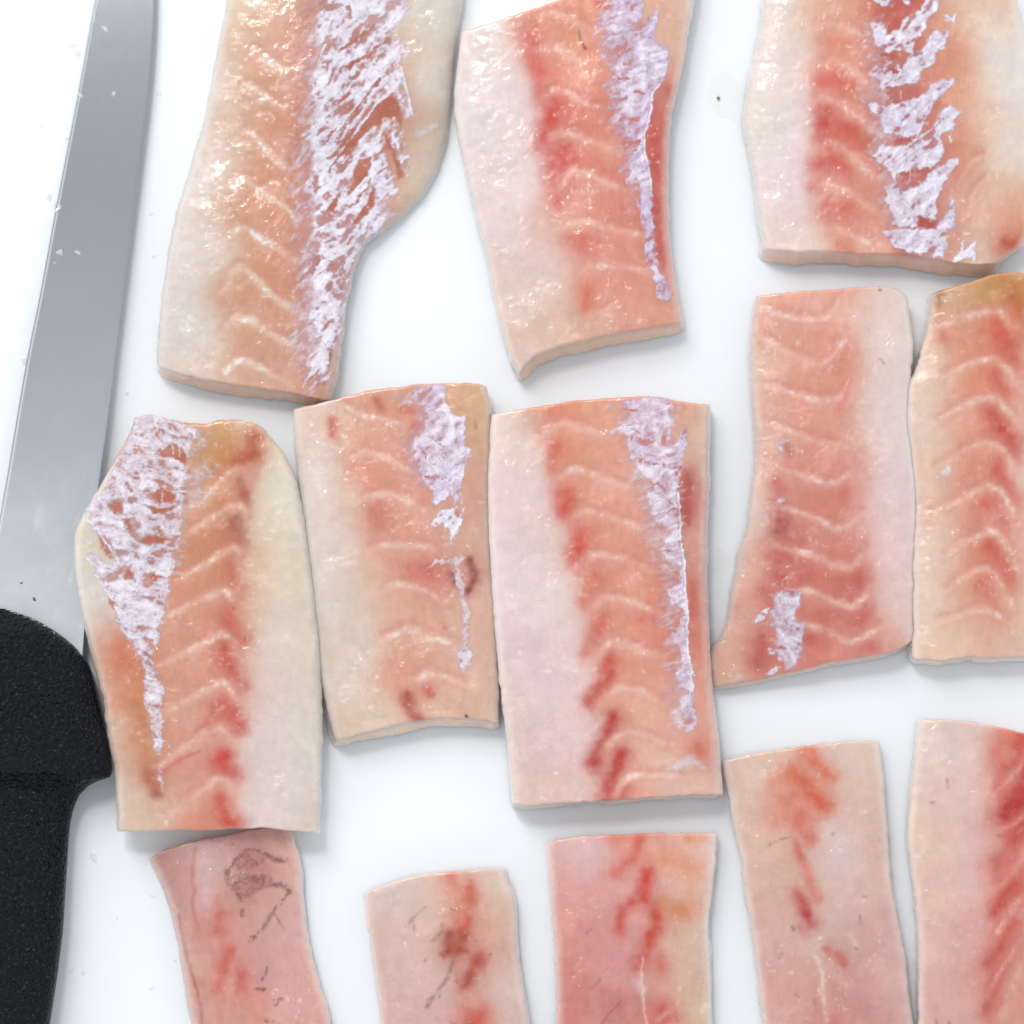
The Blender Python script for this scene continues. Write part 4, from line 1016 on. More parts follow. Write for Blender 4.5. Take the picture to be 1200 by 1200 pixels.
# 8 - centre
o8 = (560, 440, 2.306)
F.append(dict(
    fleck_glint=1.2, fa=-15, label='largest central fillet piece with a lilac membrane strip ending in a thin white line',
    o=o8,
    top=[(40, 105), (100, 95), (155, 85), (250, 70), (380, 60), (480, 55), (540, 68), (628, 78)],
    right=[(628, 78), (628, 200), (622, 400), (620, 550), (625, 700), (632, 800), (648, 950), (658, 1050), (662, 1132)],
    bottom=[(96, 1158), (140, 1164), (200, 1156), (330, 1150), (450, 1141), (560, 1134), (662, 1132)],
    left=[(36, 105), (26, 250), (28, 400), (35, 550), (47, 700), (60, 850), (80, 1000), (96, 1158)],
    rima=(.95, .85), slant=(0, 1, 5, 2), r=(3, 16, 3, 10), T=50, sidecol=(212, 172, 156),
    cols=[(80, 150, (228, 202, 186)), (90, 300, (228, 198, 190)), (100, 500, (228, 202, 198)), (130, 700, (226, 196, 190)), (200, 600, (230, 206, 196)), (180, 850, (226, 196, 192)), (180, 1000, (224, 190, 184)), (120, 1100, (224, 192, 176)), (250, 1100, (226, 190, 178)), (200, 450, (228, 198, 184)), (130, 200, (228, 200, 186)), (250, 750, (228, 198, 188)), (260, 920, (228, 194, 184)), (90, 900, (224, 196, 182)),
          (190, 110, (224, 154, 118)), (250, 170, (224, 148, 110)), (320, 130, (226, 168, 134)), (280, 240, (224, 158, 122)), (340, 220, (226, 168, 138)), (330, 310, (224, 164, 130)), (330, 400, (224, 158, 126)), (400, 330, (224, 168, 142)), (360, 450, (224, 160, 128)), (420, 450, (224, 160, 134)), (340, 540, (222, 152, 122)), (430, 560, (222, 154, 126)), (380, 660, (224, 160, 130)), (450, 660, (220, 146, 118)), (420, 780, (224, 158, 128)), (400, 880, (226, 170, 138)), (470, 880, (226, 174, 146)), (430, 960, (226, 174, 146)), (450, 1060, (228, 186, 164)), (420, 1110, (226, 164, 136)), (540, 1100, (226, 190, 170)), (600, 1010, (214, 130, 100)), (620, 1080, (224, 178, 156)), (520, 980, (226, 178, 154)), (290, 330, (222, 150, 116)),
          (570, 300, (196, 100, 80)), (580, 450, (206, 134, 112)), (578, 600, (206, 120, 96)), (592, 720, (210, 126, 98)), (600, 850, (220, 156, 130)), (620, 950, (224, 168, 146)), (550, 100, (216, 160, 130)), (600, 130, (222, 186, 160)), (612, 250, (222, 190, 170)), (612, 450, (214, 176, 158)), (610, 580, (212, 150, 128))],
    reds=[([(205, 190), (200, 245)], 8, (214, 104, 72), .55), ([(232, 320), (242, 365)], 10, (208, 74, 50), .85), ([(278, 440), (264, 495)], 10, (208, 78, 52), .85), ([(312, 555), (288, 615)], 8, (212, 104, 74), .6), ([(332, 655), (298, 745)], 7.5, (208, 98, 68), .65), ([(358, 775), (340, 840), (308, 885)], 8, (200, 82, 56), .85), ([(368, 925), (345, 990), (312, 1052)], 7.5, (188, 60, 42), .95), ([(388, 1025), (365, 1080), (345, 1142)], 7.5, (188, 52, 38), .95), ([(405, 1110), (390, 1142)], 5.5, (202, 82, 58), .75), ([(574, 270), (560, 390)], 6, (176, 72, 58), .65), ([(590, 1012), (605, 1020)], 6, (206, 110, 80), .6), ([(250, 110), (210, 95)], 8, (216, 120, 84), .4), ([(440, 655), (480, 650)], 6, (208, 104, 86), .4), ([(578, 560), (590, 720)], 5, (200, 104, 78), .5)],
    septa=[[(165, 165), (200, 136), (260, 134), (350, 170)], [(228, 275), (255, 250), (310, 268), (400, 300)], [(258, 388), (285, 364), (330, 378), (450, 420)], [(284, 505), (318, 480), (380, 495), (470, 530)], [(308, 630), (340, 600), (400, 610), (500, 650)], [(318, 765), (352, 720), (392, 720), (460, 750), (510, 762)], [(335, 890), (380, 840), (430, 850), (500, 890)], [(345, 1025), (388, 960), (440, 968), (520, 1000)], [(378, 1125), (410, 1080), (480, 1078), (560, 1090)]],
    sc=(234, 192, 168), sop=.64, sw=5.0,
    memb=[([(370, 70), (520, 58), (540, 300), (550, 600), (560, 860), (540, 950), (500, 905), (520, 800), (490, 690), (500, 600), (470, 480), (430, 330), (400, 230), (360, 150)], 11, .55, (222, 184, 186)),
          ([(390, 66), (490, 55), (530, 75), (525, 130), (500, 160), (500, 190), (530, 185), (555, 140), (573, 128), (567, 200), (547, 260), (541, 340), (551, 370), (546, 410), (556, 480), (561, 560), (568, 640), (566, 700), (581, 800), (586, 880), (597, 922), (575, 967), (550, 945), (540, 870), (570, 860), (535, 845), (525, 800), (548, 790), (550, 740), (525, 725), (510, 690), (545, 680), (550, 640), (515, 618), (512, 580), (545, 560), (545, 520), (505, 500), (485, 460), (520, 430), (515, 415), (480, 398), (460, 350), (455, 320), (480, 310), (440, 270), (410, 220), (395, 160), (375, 150), (415, 110)], 3, .92, (220, 202, 222)),
          ([(495, 1062), (540, 1040), (580, 1018), (625, 1068), (590, 1060), (540, 1078)], 4, .55, (236, 214, 208)),
          ([(515, 910), (560, 880), (590, 920), (572, 962), (535, 945)], 4, .7, (236, 216, 212))],
    holes=[([(495, 168), (518, 155), (522, 178), (500, 190)], 1.6)],
    slits=[([(535, 265), (545, 245)], 2), ([(400, 95), (430, 100)], 2.2), ([(430, 170), (470, 165)], .9), ([(410, 140), (440, 150)], .9), ([(440, 230), (500, 240)], .9), ([(460, 290), (510, 300)], .9), ([(545, 632), (555, 640)], 1.4), ([(500, 470), (545, 480)], .9)],
    ridge=[([(541, 320), (549, 375), (547, 420), (557, 500), (563, 600), (567, 660), (566, 720), (574, 780), (582, 850)], 1.9, (246, 240, 246), .97), ([(500, 60), (515, 150), (520, 260), (530, 340)], 5, (230, 216, 232), .7)],
    under=(206, 124, 108)))

# 9 - bottom left tail piece
o9 = (160, 950, 4.615)
F.append(dict(
    label='pink tail piece at the bottom left with tangled dark brown skin scraps',
    o=o9,
    top=[(65, 260), (130, 225), (200, 195), (310, 165), (480, 130), (640, 95), (825, 78)],
    right=[(825, 78), (860, 170), (885, 280), (903, 340), (905, 500), (930, 700), (980, 900), (1028, 1050), (1045, 1154), (1070, 1300), (1090, 1480)],
    bottom=[(360, 1500), (700, 1500), (1090, 1480)],
    left=[(65, 260), (130, 400), (190, 560), (230, 760), (260, 950), (290, 1154), (320, 1300), (360, 1500)],
    slant=(0, 0, 3, 0), r=(3, 8, 3, 8), T=24, skop=0.7, gain=1.06, sidecol=(196, 150, 138),
    cols=[(150, 300, (184, 134, 120)), (220, 420, (196, 146, 136)), (330, 250, (204, 162, 152)), (400, 300, (208, 166, 158)), (350, 450, (204, 156, 146)), (300, 600, (202, 154, 142)), (260, 750, (206, 156, 142)), (330, 800, (208, 164, 148)), (400, 700, (204, 140, 124)), (450, 600, (202, 130, 110)), (550, 650, (208, 156, 142)), (650, 300, (194, 138, 124)), (600, 400, (190, 134, 120)), (750, 150, (208, 156, 140)), (820, 200, (212, 170, 152)), (850, 400, (214, 168, 152)), (750, 600, (210, 162, 150)), (850, 700, (212, 166, 156)), (700, 850, (206, 156, 148)), (850, 950, (214, 168, 160)), (600, 1000, (208, 146, 126)), (500, 900, (208, 130, 110)), (420, 950, (206, 156, 130)), (400, 1100, (208, 162, 148)), (300, 1050, (204, 150, 134)), (950, 1000, (216, 160, 146)), (900, 800, (216, 160, 145)), (600, 180, (204, 148, 134)), (500, 150, (206, 158, 148))],
    reds=[([(450, 560), (450, 650)], 4.5, (194, 78, 58), .7), ([(500, 755), (480, 850), (440, 965)], 5.5, (200, 92, 74), .6), ([(565, 890), (540, 965)], 5.5, (202, 92, 76), .6), ([(310, 200), (300, 400), (330, 650)], 3, (196, 104, 90), .4), ([(228, 575), (268, 780), (328, 950), (350, 1060), (360, 1200)], 2.4, (172, 102, 90), .6), ([(440, 460), (430, 520)], 3, (202, 110, 90), .5), ([(480, 1000), (440, 1200)], 6, (204, 120, 100), .4)],
    septa=[([(360, 200), (370, 400), (390, 560)], 6, (216, 182, 178)), ([(270, 600), (300, 800), (330, 900)], 3, (214, 172, 156)), ([(560, 700), (500, 1000), (470, 1200)], 3, (218, 170, 152))], sop=.35,
    skin=[([(610, 208), (630, 196), (650, 212)], 1.5, .8), ([(640, 205), (740, 255), (800, 272)], 2.0, .75), ([(740, 262), (805, 268)], 2.4, .9), ([(600, 215), (540, 260), (500, 320), (485, 380)], 2.0, .7), ([(485, 330), (495, 390), (540, 440), (570, 482)], 2.2, .7), ([(680, 345), (690, 385)], 1.6, .8), ([(730, 402), (790, 398), (830, 440)], 2.2, .85), ([(830, 440), (780, 500), (750, 530)], 1.3, .85), ([(750, 530), (700, 610), (640, 680)], 1.9, .6), ([(660, 660), (610, 700)], 2.2, .85), ([(745, 555), (805, 645)], .9, .6), ([(715, 830), (700, 880), (680, 920)], 1.2, .75), ([(650, 962), (692, 968)], 1.5, .8), ([(745, 1045), (745, 1025), (790, 1018)], 1.3, .75), ([(750, 1048), (765, 1040)], 1.6, .8), ([(700, 1135), (740, 1142)], 1.4, .8), ([(570, 540), (575, 570)], 1.8, .7), ([(575, 380), (580, 388)], 1.2, .7), ([(490, 180), (540, 185)], 1.6, .5), ([(405, 155), (412, 162)], 1, .8)],
    skinpoly=[([(600, 205), (650, 205), (740, 252), (700, 280), (650, 308), (560, 330), (520, 300), (550, 250)], .5), ([(560, 335), (700, 342), (745, 370), (740, 402), (660, 442), (570, 485), (520, 430), (490, 385), (500, 340)], .55)]))

# 10 - bottom, small piece with brown stain
o10 = (400, 990, 4.615)
F.append(dict(
    label='small pale pink piece at the bottom with a rusty brown stain and fine dark marks',
    o=o10,
    top=[(120, 270), (150, 245), (205, 225), (320, 188), (480, 157), (600, 145), (760, 135), (885, 132)],
    right=[(885, 132), (898, 200), (938, 260), (950, 400), (952, 550), (972, 700), (1000, 850), (1022, 1000), (1050, 1150), (1080, 1320)],
    bottom=[(250, 1330), (600, 1330), (1080, 1320)],
    left=[(120, 270), (135, 400), (160, 560), (180, 720), (200, 850), (212, 1000), (230, 1150), (250, 1330)],
    slant=(0, 2, 3, 0), r=(3, 12, 3, 6), T=30, gain=1.05, sidecol=(206, 176, 164),
    cols=[(180, 300, (218, 190, 178)), (200, 500, (216, 176, 160)), (350, 250, (216, 192, 178)), (300, 600, (216, 178, 166)), (300, 850, (214, 174, 164)), (480, 300, (218, 180, 160)), (450, 500, (216, 178, 164)), (600, 220, (220, 170, 146)), (680, 300, (214, 150, 120)), (780, 180, (218, 190, 172)), (850, 200, (216, 190, 172)), (800, 350, (214, 176, 154)), (720, 480, (208, 150, 126)), (820, 500, (212, 166, 142)), (600, 700, (208, 166, 154)), (750, 700, (208, 160, 140)), (850, 650, (214, 176, 160)), (900, 800, (216, 190, 174)), (800, 850, (214, 180, 164)), (740, 920, (208, 130, 110)), (900, 500, (210, 170, 152)), (500, 900, (214, 170, 160)), (940, 900, (206, 176, 164)), (600, 560, (204, 150, 124)), (230, 950, (214, 170, 156)), (400, 720, (216, 178, 168)), (900, 330, (214, 178, 156))],
    reds=[([(600, 165), (612, 215)], 7, (212, 112, 76), .45), ([(695, 235), (702, 300)], 5.5, (200, 98, 66), .7), ([(685, 400), (650, 465)], 4.5, (196, 74, 52), .75), ([(585, 490), (568, 580)], 5, (150, 56, 30), .8), ([(610, 610), (640, 520), (665, 490)], 5, (164, 72, 42), .7), ([(590, 530), (620, 560)], 6, (176, 92, 56), .6), ([(745, 610), (700, 680), (675, 738)], 7, (180, 72, 48), .8), ([(650, 570), (670, 580)], 3.5, (176, 70, 46), .65), ([(755, 900), (715, 960)], 7, (200, 78, 56), .75), ([(660, 330), (640, 400)], 8, (210, 124, 90), .5), ([(530, 590), (545, 610)], 2.4, (170, 80, 50), .6)],
    skincol=(112, 78, 70),
    skin=[([(455, 335), (400, 390), (345, 440)], 1.6, .55), ([(380, 400), (402, 465)], 1.4, .5), ([(470, 618), (420, 640), (385, 678)], 1.7, .75), ([(530, 818), (490, 825), (458, 885)], 1.9, .85), ([(470, 835), (525, 822)], 1.4, .8), ([(600, 640), (580, 710), (520, 790)], 1.9, .7), ([(545, 430), (532, 480), (490, 530)], 1.8, .55), ([(612, 660), (625, 740)], 1.2, .5), ([(800, 595), (812, 590)], 1, .7), ([(595, 345), (605, 350)], 1, .6), ([(720, 515), (730, 520)], 1.2, .6), ([(585, 720), (630, 745)], 1.2, .5), ([(590, 960), (620, 965)], 1.5, .5), ([(975, 510), (978, 530)], 1.0, .5)]))

# 11 - bottom centre
o11 = (620, 950, 4.615)
F.append(dict(
    label='deep pink piece at the bottom with red streaks and orange patches',
    o=o11,
    top=[(90, 178), (180, 152), (320, 137), (480, 126), (700, 122), (1014, 120)],
    right=[(1014, 120), (1003, 300), (988, 450), (966, 620), (980, 800), (982, 1000), (990, 1154), (1000, 1300), (1010, 1500)],
    bottom=[(140, 1510), (600, 1510), (1010, 1500)],
    left=[(90, 178), (100, 300), (120, 500), (140, 750), (148, 950), (141, 1154), (140, 1300), (140, 1510)],
    slant=(0, 4, 3, 0), r=(3, 5, 3, 6), T=34, gain=1.05, sidecol=(196, 150, 138),
    cols=[(150, 250, (222, 176, 164)), (250, 220, (224, 182, 176)), (350, 300, (222, 178, 172)), (150, 400, (220, 158, 144)), (250, 450, (216, 158, 146)), (180, 700, (212, 148, 132)), (300, 700, (208, 146, 136)), (200, 950, (208, 138, 124)), (300, 950, (206, 136, 126)), (200, 1100, (206, 132, 120)), (400, 550, (214, 154, 144)), (500, 400, (218, 168, 156)), (420, 800, (208, 148, 140)), (480, 900, (206, 146, 138)), (560, 1050, (196, 122, 112)), (450, 1080, (196, 126, 118)), (600, 180, (220, 150, 126)), (700, 180, (222, 174, 154)), (850, 170, (224, 178, 152)), (780, 290, (222, 168, 128)), (870, 300, (222, 164, 124)), (900, 400, (222, 178, 156)), (760, 430, (216, 178, 166)), (800, 530, (216, 166, 130)), (750, 600, (214, 164, 140)), (850, 680, (214, 178, 156)), (800, 780, (212, 172, 150)), (700, 850, (206, 146, 126)), (700, 960, (208, 160, 146)), (850, 850, (212, 176, 154)), (800, 1000, (212, 172, 142)), (740, 1100, (206, 128, 112)), (900, 1050, (212, 182, 154)), (920, 700, (216, 186, 162)), (950, 200, (226, 190, 174)), (930, 950, (210, 172, 150)), (560, 600, (214, 156, 146)), (580, 720, (208, 150, 140))],
    reds=[([(600, 145), (590, 230), (520, 270), (465, 335)], 5.5, (210, 96, 66), .65), ([(645, 350), (618, 468)], 8, (204, 70, 48), .85), ([(565, 495), (500, 560), (488, 645)], 5.5, (202, 80, 56), .7), ([(692, 530), (690, 620), (650, 700), (618, 792)], 6.5, (200, 70, 46), .85), ([(595, 815), (588, 850)], 4.5, (198, 88, 68), .65), ([(700, 820), (715, 850)], 7, (200, 110, 86), .5), ([(728, 1075), (742, 1130)], 8, (192, 80, 66), .65), ([(470, 145), (480, 165)], 5, (212, 120, 92), .5), ([(720, 265), (800, 265), (880, 325)], 7, (214, 140, 84), .55), ([(735, 500), (845, 545)], 8, (210, 140, 88), .55), ([(870, 145), (930, 150)], 5, (216, 136, 92), .5), ([(420, 350), (400, 420)], 10, (216, 150, 134), .4)],
    septa=[([(610, 795), (605, 900), (620, 1010), (635, 1154), (640, 1250)], 1.2, (226, 190, 174)), ([(590, 930), (605, 960)], 4, (222, 188, 184)), ([(700, 1120), (760, 1080)], 2, (228, 196, 176)), ([(930, 1090), (945, 1060)], 3, (238, 216, 190))], sop=.8,
    skincol=(126, 78, 74),
    skin=[([(310, 665), (345, 635)], 1.4, .6), ([(385, 905), (340, 960)], 1.3, .5), ([(500, 1030), (430, 1100), (395, 1154)], 1.2, .55), ([(540, 505), (570, 490)], 1.2, .5), ([(395, 875), (425, 840)], .9, .4)]))

# 12 - bottom right of centre
o12 = (830, 840, 3.243)
F.append(dict(
    label='leaning pinkish piece at the bottom right with orange-red streaks near its top edge',
    o=o12,
    top=[(55, 170), (130, 146), (270, 123), (400, 106), (520, 96), (648, 91)],
    right=[(648, 91), (665, 200), (680, 380), (690, 560), (704, 680), (740, 850), (760, 1000), (780, 1168), (800, 1300), (815, 1420)],
    bottom=[(240, 1430), (500, 1430), (815, 1420)],
    left=[(55, 170), (67, 270), (100, 430), (130, 570), (150, 750), (175, 880), (190, 1000), (206, 1168), (220, 1300), (240, 1430)],
    slant=(0, 0, 3, 0), r=(3, 8, 3, 7), T=30, gain=1.05, sidecol=(206, 172, 156),
    cols=[(100, 220, (218, 188, 168)), (150, 350, (216, 180, 162)), (200, 500, (216, 180, 160)), (300, 250, (220, 164, 132)), (400, 300, (218, 166, 138)), (250, 380, (218, 166, 140)), (500, 200, (218, 186, 168)), (600, 150, (218, 192, 172)), (600, 400, (214, 178, 160)), (520, 400, (216, 184, 170)), (500, 550, (214, 184, 174)), (600, 650, (212, 174, 160)), (300, 540, (216, 172, 148)), (350, 680, (210, 168, 146)), (250, 650, (214, 176, 160)), (270, 850, (212, 168, 156)), (190, 760, (214, 170, 152)), (300, 1000, (208, 162, 146)), (400, 1050, (202, 152, 134)), (500, 900, (202, 160, 146)), (550, 1000, (202, 150, 138)), (640, 850, (208, 160, 150)), (700, 1000, (212, 168, 156)), (600, 1100, (206, 152, 140)), (480, 1130, (200, 130, 118)), (650, 300, (216, 180, 160)), (250, 1100, (210, 162, 148)), (420, 500, (214, 178, 164)), (430, 780, (210, 174, 160)), (650, 550, (214, 176, 158)), (220, 180, (218, 186, 166))],
    reds=[([(370, 130), (420, 190), (465, 225)], 7, (218, 120, 82), .75), ([(335, 225), (400, 290), (445, 345)], 8, (212, 106, 70), .85), ([(300, 325), (350, 380), (385, 450)], 9, (208, 106, 76), .65), ([(265, 255), (290, 240)], 9, (218, 136, 100), .5), ([(330, 485), (370, 580), (412, 688)], 4.5, (208, 110, 86), .65), ([(340, 675), (370, 740), (392, 790)], 5.5, (188, 76, 60), .75), ([(368, 745), (372, 750)], 4, (180, 56, 50), .8), ([(455, 885), (515, 935)], 4.5, (194, 88, 78), .65), ([(470, 1150), (480, 1200)], 7, (192, 82, 74), .65), ([(350, 805), (360, 820)], 4, (196, 110, 96), .5), ([(390, 400), (410, 470)], 5, (206, 124, 104), .4), ([(230, 370), (260, 390)], 7, (216, 140, 108), .4)],
    septa=[([(395, 890), (430, 960), (440, 1060), (450, 1150)], 2.4, (226, 202, 186)), ([(190, 195), (215, 215)], 3, (230, 210, 190)), ([(460, 430), (500, 480), (520, 560)], 6, (220, 196, 190)), ([(540, 830), (570, 880)], 2, (226, 200, 180))], sop=.55,
    skincol=(110, 76, 72),
    skin=[([(225, 492), (260, 470), (312, 455)], 1.3, .75), ([(574, 760), (580, 790)], 1.2, .75), ([(320, 798), (324, 808)], 1.5, .85), ([(268, 914), (282, 898)], 1.4, .6), ([(588, 685), (602, 688)], 1.2, .7), ([(470, 448), (478, 440)], 1.3, .6), ([(500, 490), (506, 496)], 1, .6), ([(550, 870), (566, 884)], 1.4, .6), ([(400, 1080), (412, 1110)], 1, .5), ([(330, 1050), (345, 1062)], 1, .5)]))

# 13 - bottom right corner
F.append(dict(
    label='piece in the bottom right corner, pink with a deep red band along the right edge',
    o=o12,
    top=[(800, 14), (860, 9), (940, 12), (1050, 30), (1200, 58), (1360, 92)],
    right=[(1360, 92), (1372, 400), (1380, 900), (1390, 1420)],
    bottom=[(804, 1430), (1100, 1430), (1390, 1420)],
    left=[(800, 14), (785, 150), (766, 300), (756, 430), (761, 520), (785, 680), (800, 850), (798, 1000), (796, 1168), (800, 1300), (804, 1430)],
    slant=(0, 0, 3, 0), r=(3, 8, 3, 9), T=36, gain=1.03, sidecol=(212, 180, 162),
    cols=[(870, 80, (222, 196, 182)), (1000, 60, (224, 192, 180)), (900, 300, (224, 190, 176)), (830, 450, (224, 192, 170)), (850, 650, (222, 184, 166)), (900, 850, (220, 176, 162)), (880, 1050, (214, 168, 154)), (1000, 450, (224, 184, 174)), (1000, 600, (224, 182, 172)), (950, 1000, (214, 168, 158)), (1080, 200, (224, 174, 156)), (1120, 100, (222, 150, 122)), (1170, 200, (208, 110, 88)), (1190, 350, (204, 90, 72)), (1180, 600, (210, 120, 98)), (1150, 900, (208, 130, 110)), (1190, 1000, (212, 150, 128)), (1050, 800, (218, 164, 150)), (1050, 1000, (210, 140, 122)), (1280, 400, (200, 90, 72)), (1300, 900, (214, 160, 140)), (800, 850, (222, 184, 166)), (960, 200, (224, 190, 178)), (1000, 850, (220, 170, 158)), (1080, 420, (224, 166, 150)), (1040, 330, (224, 184, 172))],
    reds=[([(1195, 55), (1150, 200)], 8, (200, 80, 62), .7), ([(1205, 240), (1160, 340), (1130, 372)], 11, (182, 40, 34), .9), ([(1205, 395), (1160, 500), (1108, 562)], 8, (188, 60, 44), .9), ([(1195, 585), (1130, 680), (1088, 745)], 6.5, (198, 76, 52), .85), ([(1155, 775), (1110, 860), (1066, 936)], 6.5, (198, 84, 60), .8), ([(1125, 945), (1080, 1060), (1048, 1124)], 5.5, (196, 90, 70), .7), ([(1130, 1060), (1070, 1170), (1050, 1240)], 5, (196, 88, 70), .6), ([(1130, 90), (1100, 130)], 7, (214, 120, 94), .5), ([(1130, 250), (1100, 300)], 8, (214, 116, 96), .45), ([(1180, 480), (1100, 600)], 9, (214, 116, 96), .35)],
    septa=[([(1200, 150), (1140, 240), (1090, 290)], 3), ([(1205, 370), (1150, 420), (1095, 440)], 3), ([(1200, 520), (1140, 610), (1090, 650)], 3.4), ([(1200, 660), (1130, 770), (1080, 860)], 3.4), ([(1180, 850), (1120, 950), (1060, 1060)], 3), ([(1200, 930), (1130, 1080), (1090, 1160)], 5, (220, 180, 158))],
    sc=(228, 164, 146), sop=.55,
    skincol=(112, 84, 78),
    skin=[([(905, 238), (910, 268)], 1.6, .55), ([(845, 328), (858, 330)], 1.6, .65), ([(865, 1150), (872, 1180)], 1.4, .9), ([(912, 1160), (926, 1180)], 1.4, .9), ([(1100, 448), (1112, 450)], 1.2, .6)]))

for i, d in enumerate(F):
    fillet(d, 300 * i)


def dome(px, py, z0, rx, ry, h, rot=0.0, seed=0, rag=0.15, seg=20, rings=6):
    th = np.linspace(0, 2 * math.pi, seg, endpoint=False)
    rr = np.linspace(1, 0, rings + 1)[:-1]
    rad = 1 + rag * vnoise(np.cos(th) * 10 + seed * 7, np.sin(th) * 10, 8, 500 + seed % 40)
    V = []
    c = P(np.array([px]), np.array([py]), np.array([z0]))[0]
    for r in rr:
        x = r * rad * np.cos(th) * rx * PX
        y = r * rad * np.sin(th) * ry * PX
        V.append(np.c_[c[0] + x * math.cos(rot) - y * math.sin(rot), c[1] + x * math.sin(rot) + y * math.cos(rot), np.full(seg, z0 + h * PX * math.sqrt(max(0, 1 - r * r)))])
    V = np.vstack(V + [np.array([[c[0], c[1], z0 + h * PX]])])
    q = []
    for k in range(rings - 1):
        for i in range(seg):
            j = (i + 1) % seg
            q.append((k * seg + i, k * seg + j, (k + 1) * seg + j, (k + 1) * seg + i))
    t = [((rings - 1) * seg + i, (rings - 1) * seg + (i + 1) % seg, rings * seg) for i in range(seg)]
    return V, np.array(q), np.array(t)


# ------------------------------------------------------------------ the knife
def knife():
    root = empty('kitchen_knife', P(np.array([40.]), np.array([760.]), np.array([0.]))[0],
                 'kitchen knife with plain grey steel blade and grained black handle at the left edge', 'knife')
    org = np.array(root.location)
    # blade outline: cutting edge (left) and spine (right), tip above the frame
    le = chaikin([(168, -270), (150, -180), (131, -90), (111, 0), (95, 92), (65, 245), (47, 345), (30, 425), (5, 578), (-18, 700), (-30, 800)], 2)
    ri = chaikin([(168, -270), (180, -200), (184, -100), (183, 0), (181, 50), (175, 115), (165, 190), (150, 300), (137, 400), (125, 500), (114, 575), (103, 680), (94, 800)], 2)
    n, m = 200, 40
    a, _ = resample(le, n)
    b, _ = resample(ri, n)
    t = np.linspace(0, 1, m)
    X = a[:, :1] * (1 - t) + b[:, :1] * t
    Y = a[:, 1:] * (1 - t) + b[:, 1:] * t
    zmid = np.interp(Y, [-270, 0, 400, 800], [0.0012, 0.0028, 0.0052, 0.0078])
    th = 0.0002 + 0.0010 * sstep(0.0, 0.03, t)[None] + 0 * X
    th[:, -1] *= 0.9
    # a thin ground bevel along the cutting edge
    top = P(X.ravel(), Y.ravel(), (zmid + th).ravel())
    bot = top.copy()
    bot[:, 2] = (zmid - th).ravel()
    idx = np.arange(n * m).reshape(n, m)
    q1 = np.c_[idx[1:, :-1].ravel(), idx[1:, 1:].ravel(), idx[:-1, 1:].ravel(), idx[:-1, :-1].ravel()]
    q2 = q1[:, ::-1] + n * m
    r = idx[:, -1]
    # spine: its own strip of vertices for a hard edge
    sp_t, sp_b = top[r], bot[r]
    base = 2 * n * m
    k = np.arange(n)
    q3 = np.c_[base + k[:-1], base + k[1:], base + n + k[1:], base + n + k[:-1]][:, ::-1]
    l = idx[:, 0]
    q4 = np.c_[l[:-1], l[1:], l[1:] + n * m, l[:-1] + n * m]
    V = np.vstack([top, bot, sp_t, sp_b]) - org
    me = mesh_np('blade', V, np.vstack([q1, q2, q3, q4]))
    smear_sheen = np.zeros(len(V))
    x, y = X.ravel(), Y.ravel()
    f = 0.22 * sstep(150, 620, y) + 0.30 * sstep(430, 760, y)  # painted fade imitates a brighter reflection toward the heel
    f = f + 0.28 * sstep(0.15, 0.55, fbm(x + y * 0.16, y * 0.35, 26, 900)) * sstep(560, 680, y)  # streaks of wet smear near the handle
    smear_sheen[:n * m] = np.clip(f, 0, 0.7)
    setcol(me, 'SmearSheen', np.repeat(smear_sheen[:, None], 3, 1))
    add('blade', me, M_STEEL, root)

    # handle: rounded guard, neck and grip, swept along the knife
    right = np.array([(713, 4), (716, 14), (721, 30), (728, 45), (737, 60), (746, 73), (757, 86), (778, 103), (796, 109), (815, 113), (840, 119), (860, 124), (885, 129), (902, 131), (911, 128), (916, 112), (922, 101), (932, 91), (945, 85), (965, 80), (990, 78), (1040, 75), (1090, 72), (1140, 66), (1180, 60), (1230, 52), (1300, 45), (1400, 40), (1470, 30), (1500, 10), (1508, -20)], float)
    left = np.array([(713, -4), (716, -14), (721, -26), (728, -36), (737, -44), (757, -56), (778, -62), (815, -66), (860, -70), (902, -74), (940, -78), (1000, -84), (1100, -92), (1200, -100), (1300, -112), (1400, -124), (1470, -122), (1500, -90), (1508, -50)], float)
    ys = np.r_[np.linspace(713, 760, 40), np.linspace(761, 895, 70), np.linspace(896, 950, 60), np.linspace(952, 1470, 120), np.linspace(1472, 1508, 20)]
    xr = np.interp(ys, right[:, 0], right[:, 1])
    xl = np.interp(ys, left[:, 0], left[:, 1])
    ker = np.hanning(7)
    ker /= ker.sum()
    xr = np.convolve(np.pad(xr, 3, 'edge'), ker, 'valid')
    xl = np.convolve(np.pad(xl, 3, 'edge'), ker, 'valid')
    zt = np.interp(ys, [713, 722, 740, 770, 805, 835, 865, 892, 904, 914, 926, 960, 1050, 1250, 1460, 1508], [.0098, .0118, .0150, .0176, .0178, .0170, .0186, .0200, .0200, .0178, .0158, .0150, .0162, .0180, .0165, .011])
    zt = np.convolve(np.pad(zt, 6, 'edge'), np.hanning(13) / np.hanning(13).sum(), 'valid')
    zb = np.interp(ys, [713, 740, 800, 1000, 1460, 1508], [.0046, .0012, .0004, .0006, .0004, .006])
    M = 72
    ang = np.linspace(0, 2 * math.pi, M, endpoint=False)
    cu, su = np.cos(ang), np.sin(ang)
    ex = 0.62
    ux = np.sign(cu) * np.abs(cu) ** ex
    uz = np.sign(su) * np.abs(su) ** (ex + 0.12)
    cx, hw = (xr + xl) / 2, (xr - xl) / 2
    cz, hz = (zt + zb) / 2, (zt - zb) / 2
    XX = cx[:, None] + hw[:, None] * ux[None]
